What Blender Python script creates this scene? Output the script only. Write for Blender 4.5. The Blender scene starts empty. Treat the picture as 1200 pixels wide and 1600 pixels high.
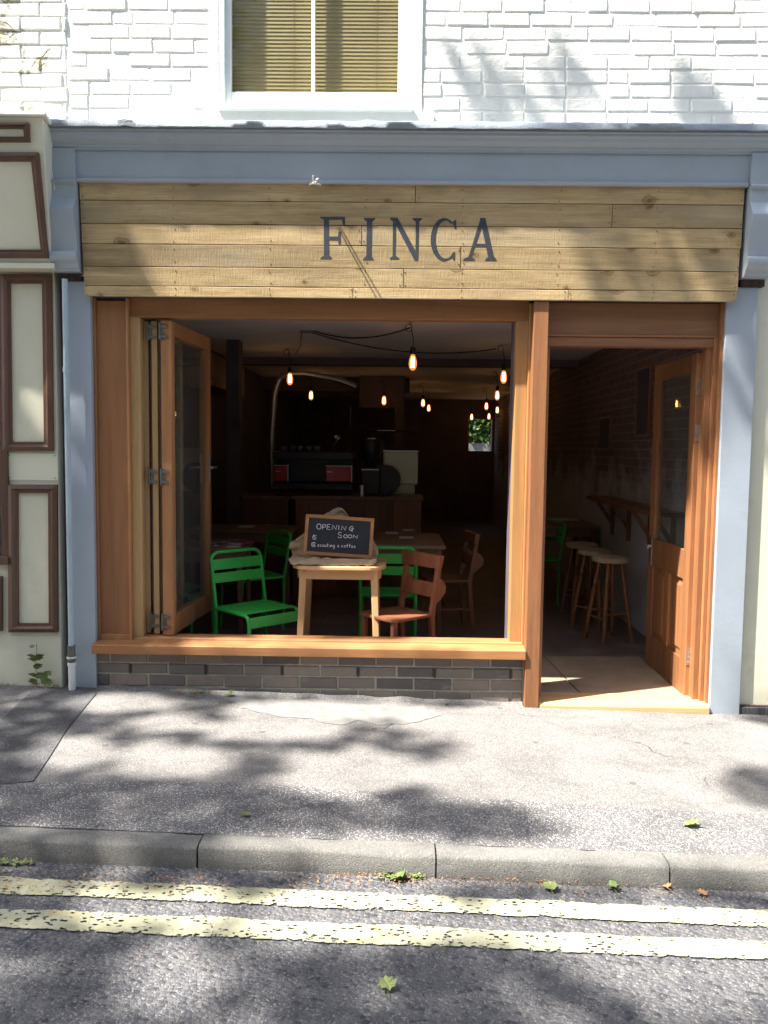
import bpy, math, random
import numpy as np
from mathutils import Vector, Matrix, noise as mnoise
random.seed(7); RNG = np.random.default_rng(7)
rad = math.radians; PI = math.pi
sc = bpy.context.scene; COL = sc.collection

# ------------------------------------------------------------------ camera
PITCH, YAW, ROLL = 0.07716187, 0.01250537, 0.01147266
EYE = Vector((0, -4.9, 1.49)); FOC = 1300.0
fwd = Vector((-math.sin(YAW)*math.cos(PITCH), math.cos(YAW)*math.cos(PITCH), -math.sin(PITCH)))
rt0 = Vector((math.cos(YAW), math.sin(YAW), 0)); up0 = rt0.cross(fwd)
rt = rt0*math.cos(ROLL) + up0*math.sin(ROLL); up = -rt0*math.sin(ROLL) + up0*math.cos(ROLL)
cam = bpy.data.objects.new('camera', bpy.data.cameras.new('camera')); COL.objects.link(cam)
cam.matrix_world = Matrix(((rt.x, up.x, -fwd.x, EYE.x), (rt.y, up.y, -fwd.y, EYE.y), (rt.z, up.z, -fwd.z, EYE.z), (0, 0, 0, 1)))
cam.data.sensor_fit = 'VERTICAL'; cam.data.sensor_height = 36; cam.data.lens = FOC/1600*36
cam.data.clip_start = .05; cam.data.clip_end = 2000
sc.camera = cam
# ------------------------------------------------------------------ light
SUN = Vector((.57, .242, -1)).normalized()           # direction the light travels
w = bpy.data.worlds.new('World'); sc.world = w; w.use_nodes = True
wn = w.node_tree; bg = wn.nodes['Background']
sky = wn.nodes.new('ShaderNodeTexSky'); sky.sky_type = 'NISHITA'; sky.sun_disc = False
sky.sun_elevation = math.asin(-SUN.z); sky.sun_rotation = math.atan2(-SUN.x, -SUN.y) % (2*PI)
sky.air_density = 1.0; sky.dust_density = 2.5; sky.ozone_density = 1.0
wn.links.new(sky.outputs[0], bg.inputs[0]); bg.inputs[1].default_value = .10
sl = bpy.data.lights.new('sun', 'SUN'); sl.energy = 5.0; sl.angle = rad(.8); sl.color = (1, .955, .88)
so = bpy.data.objects.new('sun', sl); COL.objects.link(so); so.location = (-8, -6, 14)
so.rotation_euler = SUN.to_track_quat('-Z', 'Y').to_euler()
sc.view_settings.view_transform = 'Standard'; sc.view_settings.look = 'None'
sc.view_settings.exposure = 1.95; sc.view_settings.gamma = 1
sc.render.engine = 'CYCLES'
sc.cycles.max_bounces = 8; sc.cycles.diffuse_bounces = 5; sc.cycles.transparent_max_bounces = 12
sc.cycles.sample_clamp_indirect = 6; sc.cycles.use_denoising = True

# ------------------------------------------------------------------ placing helpers (photo point -> real point on a plane)
def ray(px, py): return fwd + rt*((px-600)/FOC) - up*((py-800)/FOC)
def atY(px, py, Y):
    d = ray(px, py); return EYE + d*((Y-EYE.y)/d.y)
def atX(px, py, X):
    d = ray(px, py); return EYE + d*((X-EYE.x)/d.x)
def atZ(px, py, Z):
    d = ray(px, py); return EYE + d*((Z-EYE.z)/d.z)
def gz(x, y=0): return -.018 - .026*x + .015*y        # pavement height
def atG(px, py, off=0):
    d = ray(px, py); n = Vector((.026, -.015, 1)); t = (-.018+off - n.dot(EYE))/n.dot(d); return EYE + d*t

# ------------------------------------------------------------------ mesh builder
class MB:
    def __init__(s): s.v = []; s.f = []; s.m = []; s.t = []
    def add(s, vs, fs, mi=0, tone=.5):
        b = len(s.v); s.v += [tuple(p) for p in vs]
        for f in fs: s.f.append([b+i for i in f]); s.m.append(mi); s.t.append(tone)
        return s
    def hexa(s, p, mi=0, tone=.5):   # p: 4 bottom ccw, 4 top ccw
        return s.add(p, [(3, 2, 1, 0), (4, 5, 6, 7), (0, 1, 5, 4), (1, 2, 6, 5), (2, 3, 7, 6), (3, 0, 4, 7)], mi, tone)
    def box(s, x0, x1, y0, y1, z0, z1, mi=0, tone=.5):
        if x0 > x1: x0, x1 = x1, x0
        if y0 > y1: y0, y1 = y1, y0
        if z0 > z1: z0, z1 = z1, z0
        return s.hexa([(x0, y0, z0), (x1, y0, z0), (x1, y1, z0), (x0, y1, z0), (x0, y0, z1), (x1, y0, z1), (x1, y1, z1), (x0, y1, z1)], mi, tone)
    def obox(s, c, h, M, mi=0, tone=.5):
        c = Vector(c); P = []
        for z in (-1, 1):
            for x, y in ((-1, -1), (1, -1), (1, 1), (-1, 1)): P.append(c + M @ Vector((x*h[0], y*h[1], z*h[2])))
        return s.hexa(P, mi, tone)
    def bar(s, a, b, wx, wy, mi=0, tone=.5, w2=None):      # square bar from a to b (mostly vertical), optional taper
        a = Vector(a); b = Vector(b); w2 = w2 or (wx, wy); P = []
        for q, (ux, uy) in ((a, (wx, wy)), (b, w2)):
            for x, y in ((-1, -1), (1, -1), (1, 1), (-1, 1)): P.append(q + Vector((x*ux/2, y*uy/2, 0)))
        return s.hexa(P, mi, tone)
    def beam(s, a, b, w_, h_, mi=0, tone=.5, upv=(0, 0, 1)):   # box along a->b
        a = Vector(a); b = Vector(b); d = b-a; L = d.length; d = d/L; sx = d.cross(Vector(upv)).normalized(); u = sx.cross(d)
        M = Matrix((d, sx, u)).transposed(); return s.obox((a+b)/2, (L/2, w_/2, h_/2), M, mi, tone)
    def prism(s, poly, ax, a, b, mi=0, tone=.5):
        n = len(poly)
        mk = {'x': lambda p, t: (t, p[0], p[1]), 'y': lambda p, t: (p[0], t, p[1]), 'z': lambda p, t: (p[0], p[1], t)}[ax]
        vs = [mk(p, a) for p in poly] + [mk(p, b) for p in poly]
        return s.add(vs, [tuple(range(n))[::-1], tuple(range(n, 2*n))] + [(i, (i+1) % n, n+(i+1) % n, n+i) for i in range(n)], mi, tone)
    def tube(s, pts, r, n=8, mi=0, tone=.5, closed=False):
        pts = [Vector(p) for p in pts]; N = len(pts); rs = r if isinstance(r, (list, tuple)) else [r]*N
        prev = None; rings = []; vs = []
        for i, p in enumerate(pts):
            if closed: d = pts[(i+1) % N]-pts[i-1]
            else: d = pts[min(i+1, N-1)]-pts[max(i-1, 0)]
            d.normalize()
            if prev is None: u = d.orthogonal().normalized()
            else: u = (prev - d*prev.dot(d)).normalized()
            prev = u; v = d.cross(u)
            for k in range(n):
                a = 2*PI*k/n; vs.append(p + (u*math.cos(a)+v*math.sin(a))*rs[i])
        fs = []
        for i in range(N if closed else N-1):
            j = (i+1) % N
            for k in range(n): fs.append((i*n+k, i*n+(k+1) % n, j*n+(k+1) % n, j*n+k))
        if not closed: fs += [tuple(range(n))[::-1], tuple(range((N-1)*n, N*n))]
        return s.add(vs, fs, mi, tone)
    def lathe(s, prof, c=(0, 0, 0), n=24, mi=0, tone=.5, M=None):
        c = Vector(c); vs = []
        for r, z in prof:
            for k in range(n):
                a = 2*PI*k/n; q = Vector((r*math.cos(a), r*math.sin(a), z)); vs.append(c + (M @ q if M else q))
        m = len(prof); fs = [(i*n+k, i*n+(k+1) % n, (i+1)*n+(k+1) % n, (i+1)*n+k) for i in range(m-1) for k in range(n)]
        if prof[0][0] > 1e-5: fs.append(tuple(range(n))[::-1])
        if prof[-1][0] > 1e-5: fs.append(tuple(range((m-1)*n, m*n)))
        return s.add(vs, fs, mi, tone)
    def build(s, name, mat, parent=None, bevel=0, smooth=False, loc=None, seg=2, angle=40):
        me = bpy.data.meshes.new(name); me.from_pydata(s.v, [], s.f)
        mats = mat if isinstance(mat, (list, tuple)) else [mat]
        for m in mats: me.materials.append(m)
        me.polygons.foreach_set('material_index', s.m)
        at = me.attributes.new('tone', 'FLOAT', 'FACE'); at.data.foreach_set('value', s.t)
        me.validate(); me.update()
        if smooth:
            me.polygons.foreach_set('use_smooth', [True]*len(me.polygons)); me.set_sharp_from_angle(angle=rad(angle))
        o = bpy.data.objects.new(name, me); COL.objects.link(o)
        if loc: o.location = loc
        if parent: o.parent = parent
        if bevel:
            b = o.modifiers.new('bevel', 'BEVEL'); b.width = bevel; b.segments = seg; b.limit_method = 'ANGLE'; b.angle_limit = rad(35)
        return o
def tag(o, label=None, cat=None, group=None, kind=None):
    if label: o['label'] = label
    if cat: o['category'] = cat
    if group: o['group'] = group
    if kind: o['kind'] = kind
    return o
def empty(name, loc=(0, 0, 0), rz=0, label=None, cat=None, group=None):
    o = bpy.data.objects.new(name, None); COL.objects.link(o); o.location = loc; o.rotation_euler = (0, 0, rz); o.empty_display_size = .1
    return tag(o, label, cat, group)
def kids(o): return [c for c in bpy.data.objects if c.parent == o]
def copy_tree(o, parent=None):
    c = o.copy(); COL.objects.link(c); c.parent = parent
    for ch in kids(o): copy_tree(ch, c)
    return c
def place(o, loc, rz=0, label=None, group=None):
    o.location = loc; o.rotation_euler = (0, 0, rz)
    if label: o['label'] = label
    if group: o['group'] = group
    return o

# ------------------------------------------------------------------ materials
class NT:
    def __init__(s, name):
        s.mat = bpy.data.materials.new(name); s.mat.use_nodes = True; s.t = s.mat.node_tree
        s.b = s.t.nodes['Principled BSDF']; s.out = s.t.nodes['Material Output']; s._co = None
    def n(s, typ, props=None, **ins):
        nd = s.t.nodes.new('ShaderNode'+typ)
        for k, v in (props or {}).items(): setattr(nd, k, v)
        for k, v in ins.items():
            key = int(k[1:]) if k[0] == '_' and k[1:].isdigit() else k.replace('_', ' ')
            s.set(nd.inputs[key], v)
        return nd
    def set(s, sock, v):
        if isinstance(v, bpy.types.NodeSocket): s.t.links.new(v, sock)
        elif isinstance(v, bpy.types.Node): s.t.links.new(v.outputs[0], sock)
        else: sock.default_value = v
    def co(s, scale=(1, 1, 1), rot=(0, 0, 0), loc=(0, 0, 0)):
        if not s._co: s._co = s.t.nodes.new('ShaderNodeTexCoord')
        return s.n('Mapping', None, Vector=s._co.outputs['Object'], Scale=scale, Rotation=rot, Location=loc).outputs[0]
    def noise(s, scale, co=None, detail=4, rough=.6, dist=0):
        return s.n('TexNoise', None, Vector=co or s.co(), Scale=scale, Detail=detail, Roughness=rough, Distortion=dist).outputs['Fac']
    def voro(s, scale, co=None, feat='F1', rnd=1, dim='3D'):
        return s.n('TexVoronoi', {'feature': feat, 'voronoi_dimensions': dim}, Vector=co or s.co(), Scale=scale, Randomness=rnd)
    def ramp(s, fac, stops, interp='LINEAR'):
        r = s.n('ValToRGB', None, Fac=fac); r.color_ramp.interpolation = interp; e = r.color_ramp.elements
        while len(e) < len(stops): e.new(.5)
        for i, (p, c) in enumerate(stops):
            e[i].position = p; e[i].color = (c, c, c, 1) if isinstance(c, (int, float)) else (*c, 1)
        return r.outputs[0]
    def mix(s, f, a, b, mode='MIX'):
        nd = s.t.nodes.new('ShaderNodeMix'); nd.data_type = 'RGBA'; nd.blend_type = mode
        s.set(nd.inputs[0], f)
        for i, v in ((6, a), (7, b)): s.set(nd.inputs[i], (*v, 1) if isinstance(v, tuple) and len(v) == 3 else v)
        return nd.outputs[2]
    def math(s, op, a, b=0, clamp=False):
        nd = s.n('Math', {'operation': op, 'use_clamp': clamp}); s.set(nd.inputs[0], a); s.set(nd.inputs[1], b); return nd.outputs[0]
    def tone(s): return s.n('Attribute', {'attribute_name': 'tone'}).outputs['Fac']
    def bump(s, h, strength=.3, dist=.01, prev=None):
        nd = s.n('Bump', None, Height=h, Strength=strength, Distance=dist)
        if prev: s.set(nd.inputs['Normal'], prev)
        return nd.outputs[0]
    def fin(s, color=None, rough=None, normal=None, metal=None, spec=None):
        for k, v in (('Base Color', color), ('Roughness', rough), ('Normal', normal), ('Metallic', metal), ('Specular IOR Level', spec)):
            if v is not None: s.set(s.b.inputs[k], (*v, 1) if isinstance(v, tuple) and len(v) == 3 else v)
        return s.mat
def mul(c, k): return tuple(min(1, x*k) for x in c)

def paint(name, c, rough=.5, var=.12, bump=.15, scale=6, dirt=None, metal=None):
    t = NT(name); a = t.noise(scale, detail=5); b = t.noise(scale*14, detail=3)
    col = t.ramp(a, [(.3, mul(c, 1-var)), (.7, mul(c, 1+var*.6))])
    if dirt:
        d = t.noise(3.2, detail=8, rough=.75); col = t.mix(t.ramp(d, [(.56, 0.), (.72, .55)]), col, dirt)
    return t.fin(col, rough, t.bump(b, bump, .004), metal)
def wood(name, c1, c2, axis='z', rough=.45, scale=1, bump=.25, knots=False, tonek=.5, grain_bump=.003, spec=None):
    t = NT(name); A = {'x': (.06, 1, 1), 'y': (1, .06, 1), 'z': (1, 1, .06)}[axis]
    tn = t.tone(); off = t.n('CombineXYZ', None, X=t.math('MULTIPLY', tn, 7.3), Y=t.math('MULTIPLY', tn, 3.7), Z=t.math('MULTIPLY', tn, 5.1)).outputs[0]
    co0 = t.n('VectorMath', {'operation': 'ADD'}, _0=t.co(), _1=off).outputs[0]
    co = t.n('Mapping', None, Vector=co0, Scale=A).outputs[0]
    g1 = t.noise(9*scale, co, 6, .65, 1.2); g2 = t.noise(95*scale, co, 4, .7); g3 = t.noise(2.2*scale, co, 2)
    f = t.math('ADD', t.math('MULTIPLY', g1, .55), t.math('ADD', t.math('MULTIPLY', g2, .25), t.math('MULTIPLY', g3, .3)))
    col = t.ramp(f, [(.38, c1), (.68, c2)])
    br = t.math('ADD', t.math('MULTIPLY', tn, tonek), 1-tonek/2)
    hs = t.n('HueSaturation', None, Color=col, Value=br); col = hs.outputs[0]
    h = t.math('ADD', g2, t.math('MULTIPLY', g1, .7))
    if knots:
        ks = t.n('SeparateXYZ', None, Vector=t.n('VectorMath', {'operation': 'ADD'}, _0=co0, _1=t.n('VectorMath', {'operation': 'SCALE'}, _0=t.n('TexNoise', None, Vector=co0, Scale=14.).outputs['Color'], Scale=.035).outputs[0]).outputs[0])
        kc = t.n('CombineXYZ', None, X=t.math('MULTIPLY', ks.outputs[0], 4.6), Y=t.math('MULTIPLY', ks.outputs[2], 7.)).outputs[0]
        v = t.voro(1, kc, dim='2D'); kd = t.ramp(v.outputs['Distance'], [(.03, 1.), (.07, .75), (.12, .35), (.22, 0.)])
        vd = t.n('RGBToBW', None, Color=v.outputs['Color']).outputs[0]
        kd = t.math('MULTIPLY', kd, t.ramp(vd, [(.58, 0.), (.64, 1.)]))
        col = t.mix(t.math('MULTIPLY', kd, .72), col, (.10, .052, .02))
        h = t.math('SUBTRACT', h, t.math('MULTIPLY', kd, .5))
        st = t.noise(1.7, t.n('Mapping', None, Vector=co0, Scale=(.5, 1, 2.4)).outputs[0], 5, .6)
        col = t.mix(t.ramp(st, [(.52, 0.), (.7, .42)]), col, (.16, .105, .05))
    return t.fin(col, rough, t.bump(h, bump, grain_bump), spec=spec)
def metal(name, c, rough=.3, var=.2):
    t = NT(name); a = t.noise(30, detail=5)
    return t.fin(t.ramp(a, [(.35, mul(c, 1-var)), (.65, c)]), t.ramp(a, [(.3, rough), (.7, rough+.15)]), t.bump(a, .1, .002), 1.0)
def glass(name, tint=(1, 1, 1), extra=.0, refl_lift=.05, ior=1.5):
    t = NT(name); tr = t.n('BsdfTransparent', None, Color=(*tint, 1)); gl = t.n('BsdfGlossy', None, Roughness=.02)
    f = t.n('Fresnel', None, IOR=ior); a = t.noise(3, detail=2)
    gl2 = t.bump(a, .03, .02); t.set(gl.inputs['Normal'], gl2)
    bf = t.n('NewGeometry').outputs['Backfacing']
    m = t.n('MixShader', None, _0=t.math('MULTIPLY', t.math('ADD', f.outputs[0], extra, True), t.math('SUBTRACT', 1., bf)), _1=tr, _2=gl)
    df = t.n('BsdfDiffuse', None, Color=(.5, .48, .45, 1)); m2 = t.n('MixShader', None, _0=refl_lift, _1=m, _2=df)  # pale diffuse mixed into the glass as painted room reflection, lifting dark panes
    t.set(t.out.inputs['Surface'], m2); return t.mat
def emit(name, c, s):
    t = NT(name); e = t.n('Emission', None, Color=(*c, 1), Strength=s); t.set(t.out.inputs['Surface'], e); return t.mat
def asphalt(name, c, fine=260, bump=.5, speck=(.5, .48, .45), speckamt=.35, warm=(.30, .25, .22), dim='2D'):
    t = NT(name); big = t.noise(1.3, detail=6, rough=.65); mid = t.noise(11, detail=5)
    v = t.voro(fine, dim=dim); v2 = t.voro(fine*.45, dim=dim)
    col = t.ramp(big, [(.3, mul(c, .8)), (.7, mul(c, 1.18))])
    col = t.mix(t.ramp(mid, [(.45, 0.), (.8, .25)]), col, warm)
    cc = t.n('RGBToBW', None, Color=v.outputs['Color']).outputs[0]
    col = t.mix(t.ramp(cc, [(.66, 0.), (.82, speckamt)]), col, speck)
    col = t.mix(t.ramp(cc, [(.12, .6), (.3, 0.)]), col, mul(c, .35))
    stn = t.noise(2.7, t.co(loc=(5, 3, 0), scale=(1, 1.6, 1)), detail=7, rough=.7, dist=.4)
    col = t.mix(t.ramp(stn, [(.50, 0.), (.62, .38), (.66, .1), (.8, .4)]), col, mul(c, .55))
    ev = t.voro(.8, t.n('VectorMath', {'operation': 'ADD'}, _0=t.co(scale=(1, 1.4, 1)), _1=t.n('VectorMath', {'operation': 'SCALE'}, _0=t.n('TexNoise', None, Vector=t.co(), Scale=3.5, Detail=6.).outputs['Color'], Scale=.35).outputs[0]).outputs[0], 'DISTANCE_TO_EDGE', dim='2D').outputs['Distance']
    col = t.mix(t.math('MULTIPLY', t.ramp(ev, [(.003, .8), (.007, 0.)]), t.ramp(t.noise(.9), [(.56, 0.), (.62, 1.)])), col, (.05, .05, .05))
    gv = t.voro(1.7, t.co(loc=(1, 2, 0)), dim='2D'); col = t.mix(t.ramp(gv.outputs['Distance'], [(.025, .5), (.034, 0.)]), col, mul(c, .4))
    h = t.math('ADD', t.math('MULTIPLY', v.outputs['Distance'], -1), t.math('ADD', t.math('MULTIPLY', v2.outputs['Distance'], -.6), t.math('MULTIPLY', mid, 1.5)))
    return t.fin(col, .92, t.bump(h, bump, .006), spec=.25)

M = {}
M['cedar'] = wood('cedar_frame_upright', (.21, .085, .034), (.44, .21, .085), 'z', .5, spec=.4, bump=.3, grain_bump=.0015)
M['cedar_x'] = wood('cedar_frame_crosswise', (.21, .092, .036), (.41, .19, .075), 'x', .5, spec=.4, bump=.3, grain_bump=.0015)
M['redwood'] = wood('red_hardwood_upright', (.16, .064, .027), (.36, .155, .062), 'z', .5, scale=1.2, bump=.3, grain_bump=.0015)
M['redwood_x'] = wood('red_hardwood_crosswise', (.15, .066, .03), (.31, .142, .063), 'x', .5, scale=1.2, bump=.3, grain_bump=.0015)
M['pale_wood'] = wood('pale_bifold_wood', (.33, .19, .08), (.52, .33, .15), 'z', .45, bump=.12, grain_bump=.0015)
M['plank'] = wood('rough_sawn_plank', (.36, .25, .115), (.62, .47, .25), 'x', .85, scale=.9, bump=.9, knots=True, tonek=.34, grain_bump=.006, spec=.2)
def plank_mat():
    t = NT('rough_sawn_plank'); tn = t.tone()
    off = t.n('CombineXYZ', None, X=t.math('MULTIPLY', tn, 17.3), Y=t.math('MULTIPLY', tn, 3.7), Z=t.math('MULTIPLY', tn, 9.1)).outputs[0]
    co0 = t.n('VectorMath', {'operation': 'ADD'}, _0=t.co(), _1=off).outputs[0]
    st = lambda a, b, c: t.n('Mapping', None, Vector=co0, Scale=(a, b, c)).outputs[0]
    g = t.noise(22, st(.05, 1, 1), 7, .7, .25); gf = t.noise(150, st(.035, 1, 1), 4, .7); blot = t.noise(2.6, st(.7, 1, 2.2), 6, .65); saw = t.noise(120, st(1, 1, .12), 3, .6); fine = t.noise(300, st(1, 1, 1), 3)
    f = t.math('ADD', t.math('MULTIPLY', g, .6), t.math('MULTIPLY', gf, .4))
    col = t.ramp(f, [(.36, (.32, .215, .10)), (.5, (.47, .34, .175)), (.66, (.60, .46, .26))])
    col = t.mix(t.ramp(blot, [(.46, 0.), (.66, .62)]), col, (.25, .175, .095)); col = t.mix(t.ramp(t.noise(1.4, st(.6, 1, 3), 4), [(.5, 0.), (.68, .55)]), col, (.36, .31, .215))
    ks = t.n('SeparateXYZ', None, Vector=t.n('VectorMath', {'operation': 'ADD'}, _0=co0, _1=t.n('VectorMath', {'operation': 'SCALE'}, _0=t.n('TexNoise', None, Vector=co0, Scale=20.).outputs['Color'], Scale=.03).outputs[0]).outputs[0])
    kc = t.n('CombineXYZ', None, X=t.math('MULTIPLY', ks.outputs[0], 3.4), Y=t.math('MULTIPLY', ks.outputs[2], 5.2)).outputs[0]
    v = t.voro(1, kc, dim='2D'); d = v.outputs['Distance']; cc = t.n('SeparateColor', None, Color=v.outputs['Color'])
    on = t.ramp(cc.outputs[0], [(.40, 0.), (.44, 1.)]); d = t.math('DIVIDE', d, t.math('ADD', t.math('MULTIPLY', cc.outputs[1], 1.1), .35))
    core = t.math('MULTIPLY', t.ramp(d, [(.035, 1.), (.075, .5), (.11, .75), (.125, .15), (.26, 0.)]), on)
    col = t.mix(t.math('MULTIPLY', core, .8), col, (.13, .065, .025))
    col = t.n('HueSaturation', None, Color=col, Value=t.math('ADD', t.math('MULTIPLY', tn, .9), .50)).outputs[0]
    h = t.math('ADD', t.math('MULTIPLY', gf, .5), t.math('ADD', t.math('MULTIPLY', saw, .9), t.math('ADD', t.math('MULTIPLY', fine, .5), t.math('MULTIPLY', core, .6))))
    return t.fin(col, .88, t.bump(h, .75, .0035), spec=.2)
M['plank'] = plank_mat()
M['honey'] = wood('honey_timber_upright', (.28, .14, .052), (.44, .235, .09), 'z', .42, bump=.12, grain_bump=.0015)
M['nail'] = paint('nail_head', (.05, .045, .04), .6)
M['letter'] = paint('slate_blue_sign_paint', (.032, .036, .046), .55, .25, .4, 25)
M['blue'] = paint('blue_grey_gloss_paint', (.35, .395, .445), .36, .07, .2, 3, dirt=(.27, .30, .33))
M['lead'] = paint('painted_lead_flashing', (.25, .29, .33), .5, .2, .8, 9, dirt=(.55, .56, .54))
M['cream'] = paint('cream_render_paint', (.66, .64, .50), .5, .07, .1, 3, dirt=(.46, .47, .30))
M['panelcream'] = paint('pale_green_cream_paint', (.68, .67, .53), .42, .05, .08, 2.5)
M['brownmould'] = wood('brown_moulding_upright', (.06, .03, .02), (.14, .068, .042), 'z', .4, bump=.15)
M['brownmould_x'] = wood('brown_moulding_crosswise', (.06, .03, .02), (.14, .068, .042), 'x', .4, bump=.15)
M['cup'] = paint('grey_white_china', (.16, .155, .16), .3, .05, .02)
M['white'] = paint('white_gloss_paint', (.80, .82, .80), .4, .04, .1, 5)
M['sash'] = paint('aged_white_sash_paint', (.72, .77, .75), .4, .08, .2, 5)
M['chrome'] = metal('brushed_steel', (.62, .62, .6), .28)
M['oldmetal'] = metal('grubby_zinc', (.22, .215, .20), .55)
M['black'] = paint('black_plastic', (.012, .012, .014), .4, .2, .05)
M['green'] = paint('green_powder_coat', (.04, .42, .065), .38, .06, .04, 4)
M['oldwood'] = wood('dark_chapel_chair_wood', (.12, .05, .03), (.24, .10, .055), 'z', .42, scale=1.2)
M['chapel'] = wood('reddish_chapel_chair_wood', (.13, .04, .02), (.27, .10, .048), 'z', .42, scale=1.2)
M['tablewood'] = wood('worn_tabletop_wood', (.14, .08, .05), (.27, .16, .10), 'x', .5)
M['ash'] = wood('pale_ash_table_wood', (.40, .22, .095), (.60, .37, .18), 'z', .5, scale=1.3)
M['ash_x'] = wood('pale_ash_crosswise', (.42, .23, .10), (.60, .38, .19), 'x', .5, scale=1.3)
M['stoolleg'] = wood('varnished_stool_leg', (.15, .055, .02), (.32, .125, .05), 'z', .3, scale=1.3)
M['stoolseat'] = wood('worn_stool_seat', (.36, .25, .15), (.56, .42, .28), 'x', .6)
M['chalkboard'] = paint('chalkboard_black', (.013, .016, .026), .7, .3, .1, 12)
M['chalk'] = paint('white_chalk', (.82, .82, .8), .9, .2, .5, 200)
M['glass'] = glass('clear_glass', (.86, .9, .88))
M['darkglass'] = glass('window_glass', (.92, .93, .88), .0, .015, 1.38)
M['winedark'] = paint('dark_purple_seal', (.055, .025, .032), .5)
M['fil'] = emit('glowing_filament', (1, .72, .36), 6)
M['amber'] = emit('amber_bulb_glow', (1, .30, .09), 1.9)
M['cord'] = paint('black_flex', (.01, .01, .01), .6)
M['duct'] = metal('ribbed_silver_duct', (.5, .5, .5), .4)
M['paper'] = paint('printed_paper', (.62, .58, .54), .7)
M['redmetal'] = paint('red_enamel', (.45, .02, .028), .25, .05, .03)
M['creampanel'] = paint('pale_appliance_panel', (.62, .66, .50), .35, .04, .03)
M['pipe'] = paint('pale_blue_pipe_paint', (.40, .49, .54), .42, .1, .15, 8, dirt=(.5, .5, .46))
M['pvc'] = paint('white_pvc', (.72, .74, .70), .4, .05, .05)
def white_brick():
    t = NT('white_painted_brick'); a = t.noise(7, detail=7, rough=.7); b = t.noise(38, detail=7, rough=.7); c = t.noise(1.1, detail=4)
    col = t.ramp(c, [(.35, (.74, .745, .68)), (.65, (.83, .82, .765))]); tn = t.tone()
    col = t.mix(t.ramp(b, [(.62, 0.), (.74, .35)]), col, (.50, .50, .44)); col = t.mix(t.ramp(t.noise(7, t.co(scale=(1, 1, .12)), 6, .7), [(.55, 0.), (.75, .5)]), col, (.50, .53, .46))
    col = t.n('HueSaturation', None, Color=col, Value=t.math('ADD', t.math('MULTIPLY', tn, .12), .94)).outputs[0]
    h = t.math('ADD', a, t.math('MULTIPLY', b, .55))
    return t.fin(col, .6, t.bump(h, .9, .009))
M['wbrick'] = white_brick()
def peel_wall():
    t = NT('peeling_white_paint'); a = t.noise(6, detail=7, rough=.7); b = t.noise(3.1, t.co(loc=(3, 1, 2)), detail=5, rough=.6, dist=.6)
    m = t.ramp(b, [(.60, 0.), (.63, 1.)]); edge = t.ramp(b, [(.57, 0.), (.60, .8), (.63, 0.)])
    col = t.mix(m, (.78, .78, .72), (.62, .55, .30)); col = t.mix(edge, col, (.25, .22, .15))
    return t.fin(col, .7, t.bump(t.math('SUBTRACT', a, m), .9, .012))
M['peel'] = peel_wall()
def dark_brick():
    t = NT('dark_engineering_brick'); tn = t.tone(); a = t.noise(22, detail=7, rough=.7); b = t.noise(90, detail=4); c = t.noise(5, detail=6, rough=.7)
    col = t.ramp(tn, [(0., (.095, .083, .08)), (.5, (.165, .135, .12)), (1., (.24, .19, .155))])
    col = t.mix(t.ramp(a, [(.45, 0.), (.75, .6)]), col, (.16, .13, .115)); col = t.mix(t.ramp(c, [(.60, 0.), (.75, .5)]), col, (.32, .29, .24))
    return t.fin(col, .8, t.bump(t.math('ADD', a, b), .7, .006))
M['dbrick'] = dark_brick()
M['mortar'] = paint('grey_green_mortar', (.36, .35, .29), .95, .3, .9, 20, dirt=(.36, .34, .28))
def int_brick():
    t = NT('bare_interior_brick'); co = t.n('Mapping', None, Vector=t.co(), Rotation=(0, 0, 0)).outputs[0]
    sx = t.n('SeparateXYZ', None, Vector=co); cc = t.n('CombineXYZ', None, X=sx.outputs[1], Y=sx.outputs[2], Z=0.).outputs[0]
    br = t.n('TexBrick', None, Vector=cc, Scale=1.0, Brick_Width=.225, Row_Height=.075, Mortar_Size=.006, Color1=(.19, .105, .09, 1), Color2=(.12, .075, .075, 1), Mortar=(.22, .20, .20, 1))
    n1 = t.noise(2.4, detail=7, rough=.7); zz = t.math('ADD', sx.outputs[2], t.math('MULTIPLY', n1, -1.6))
    whit = t.ramp(zz, [(0.16, .85), (.62, 0.)])
    col = t.mix(whit, br.outputs[0], (.55, .54, .56)); n2 = t.noise(14, detail=6)
    h = t.math('ADD', t.math('MULTIPLY', br.outputs[1], -1), n2)
    return t.fin(col, .9, t.bump(h, .9, .012))
M['ibrick'] = int_brick()
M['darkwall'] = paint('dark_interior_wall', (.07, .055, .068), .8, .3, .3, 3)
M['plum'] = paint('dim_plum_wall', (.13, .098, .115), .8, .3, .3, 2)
M['ceil'] = paint('off_white_ceiling', (.76, .73, .74), .8, .08, .2, 2)
def flagstone():
    t = NT('worn_dark_wooden_floor'); sx = t.n('SeparateXYZ', None, Vector=t.co())
    br = t.n('TexBrick', None, Vector=t.co(), Scale=1.0, Brick_Width=.62, Row_Height=.14, Mortar_Size=.004, Color1=(.17, .11, .09, 1), Color2=(.11, .075, .065, 1), Mortar=(.03, .02, .02, 1))
    n = t.noise(5, detail=7, rough=.7); col = t.mix(t.ramp(n, [(.42, 0.), (.7, .75)]), br.outputs[0], (.27, .21, .18))
    return t.fin(col, t.ramp(n, [(.3, .35), (.7, .7)]), t.bump(t.math('ADD', n, t.math('MULTIPLY', br.outputs[1], -.6)), .4, .01))
M['floor'] = flagstone()
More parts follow.
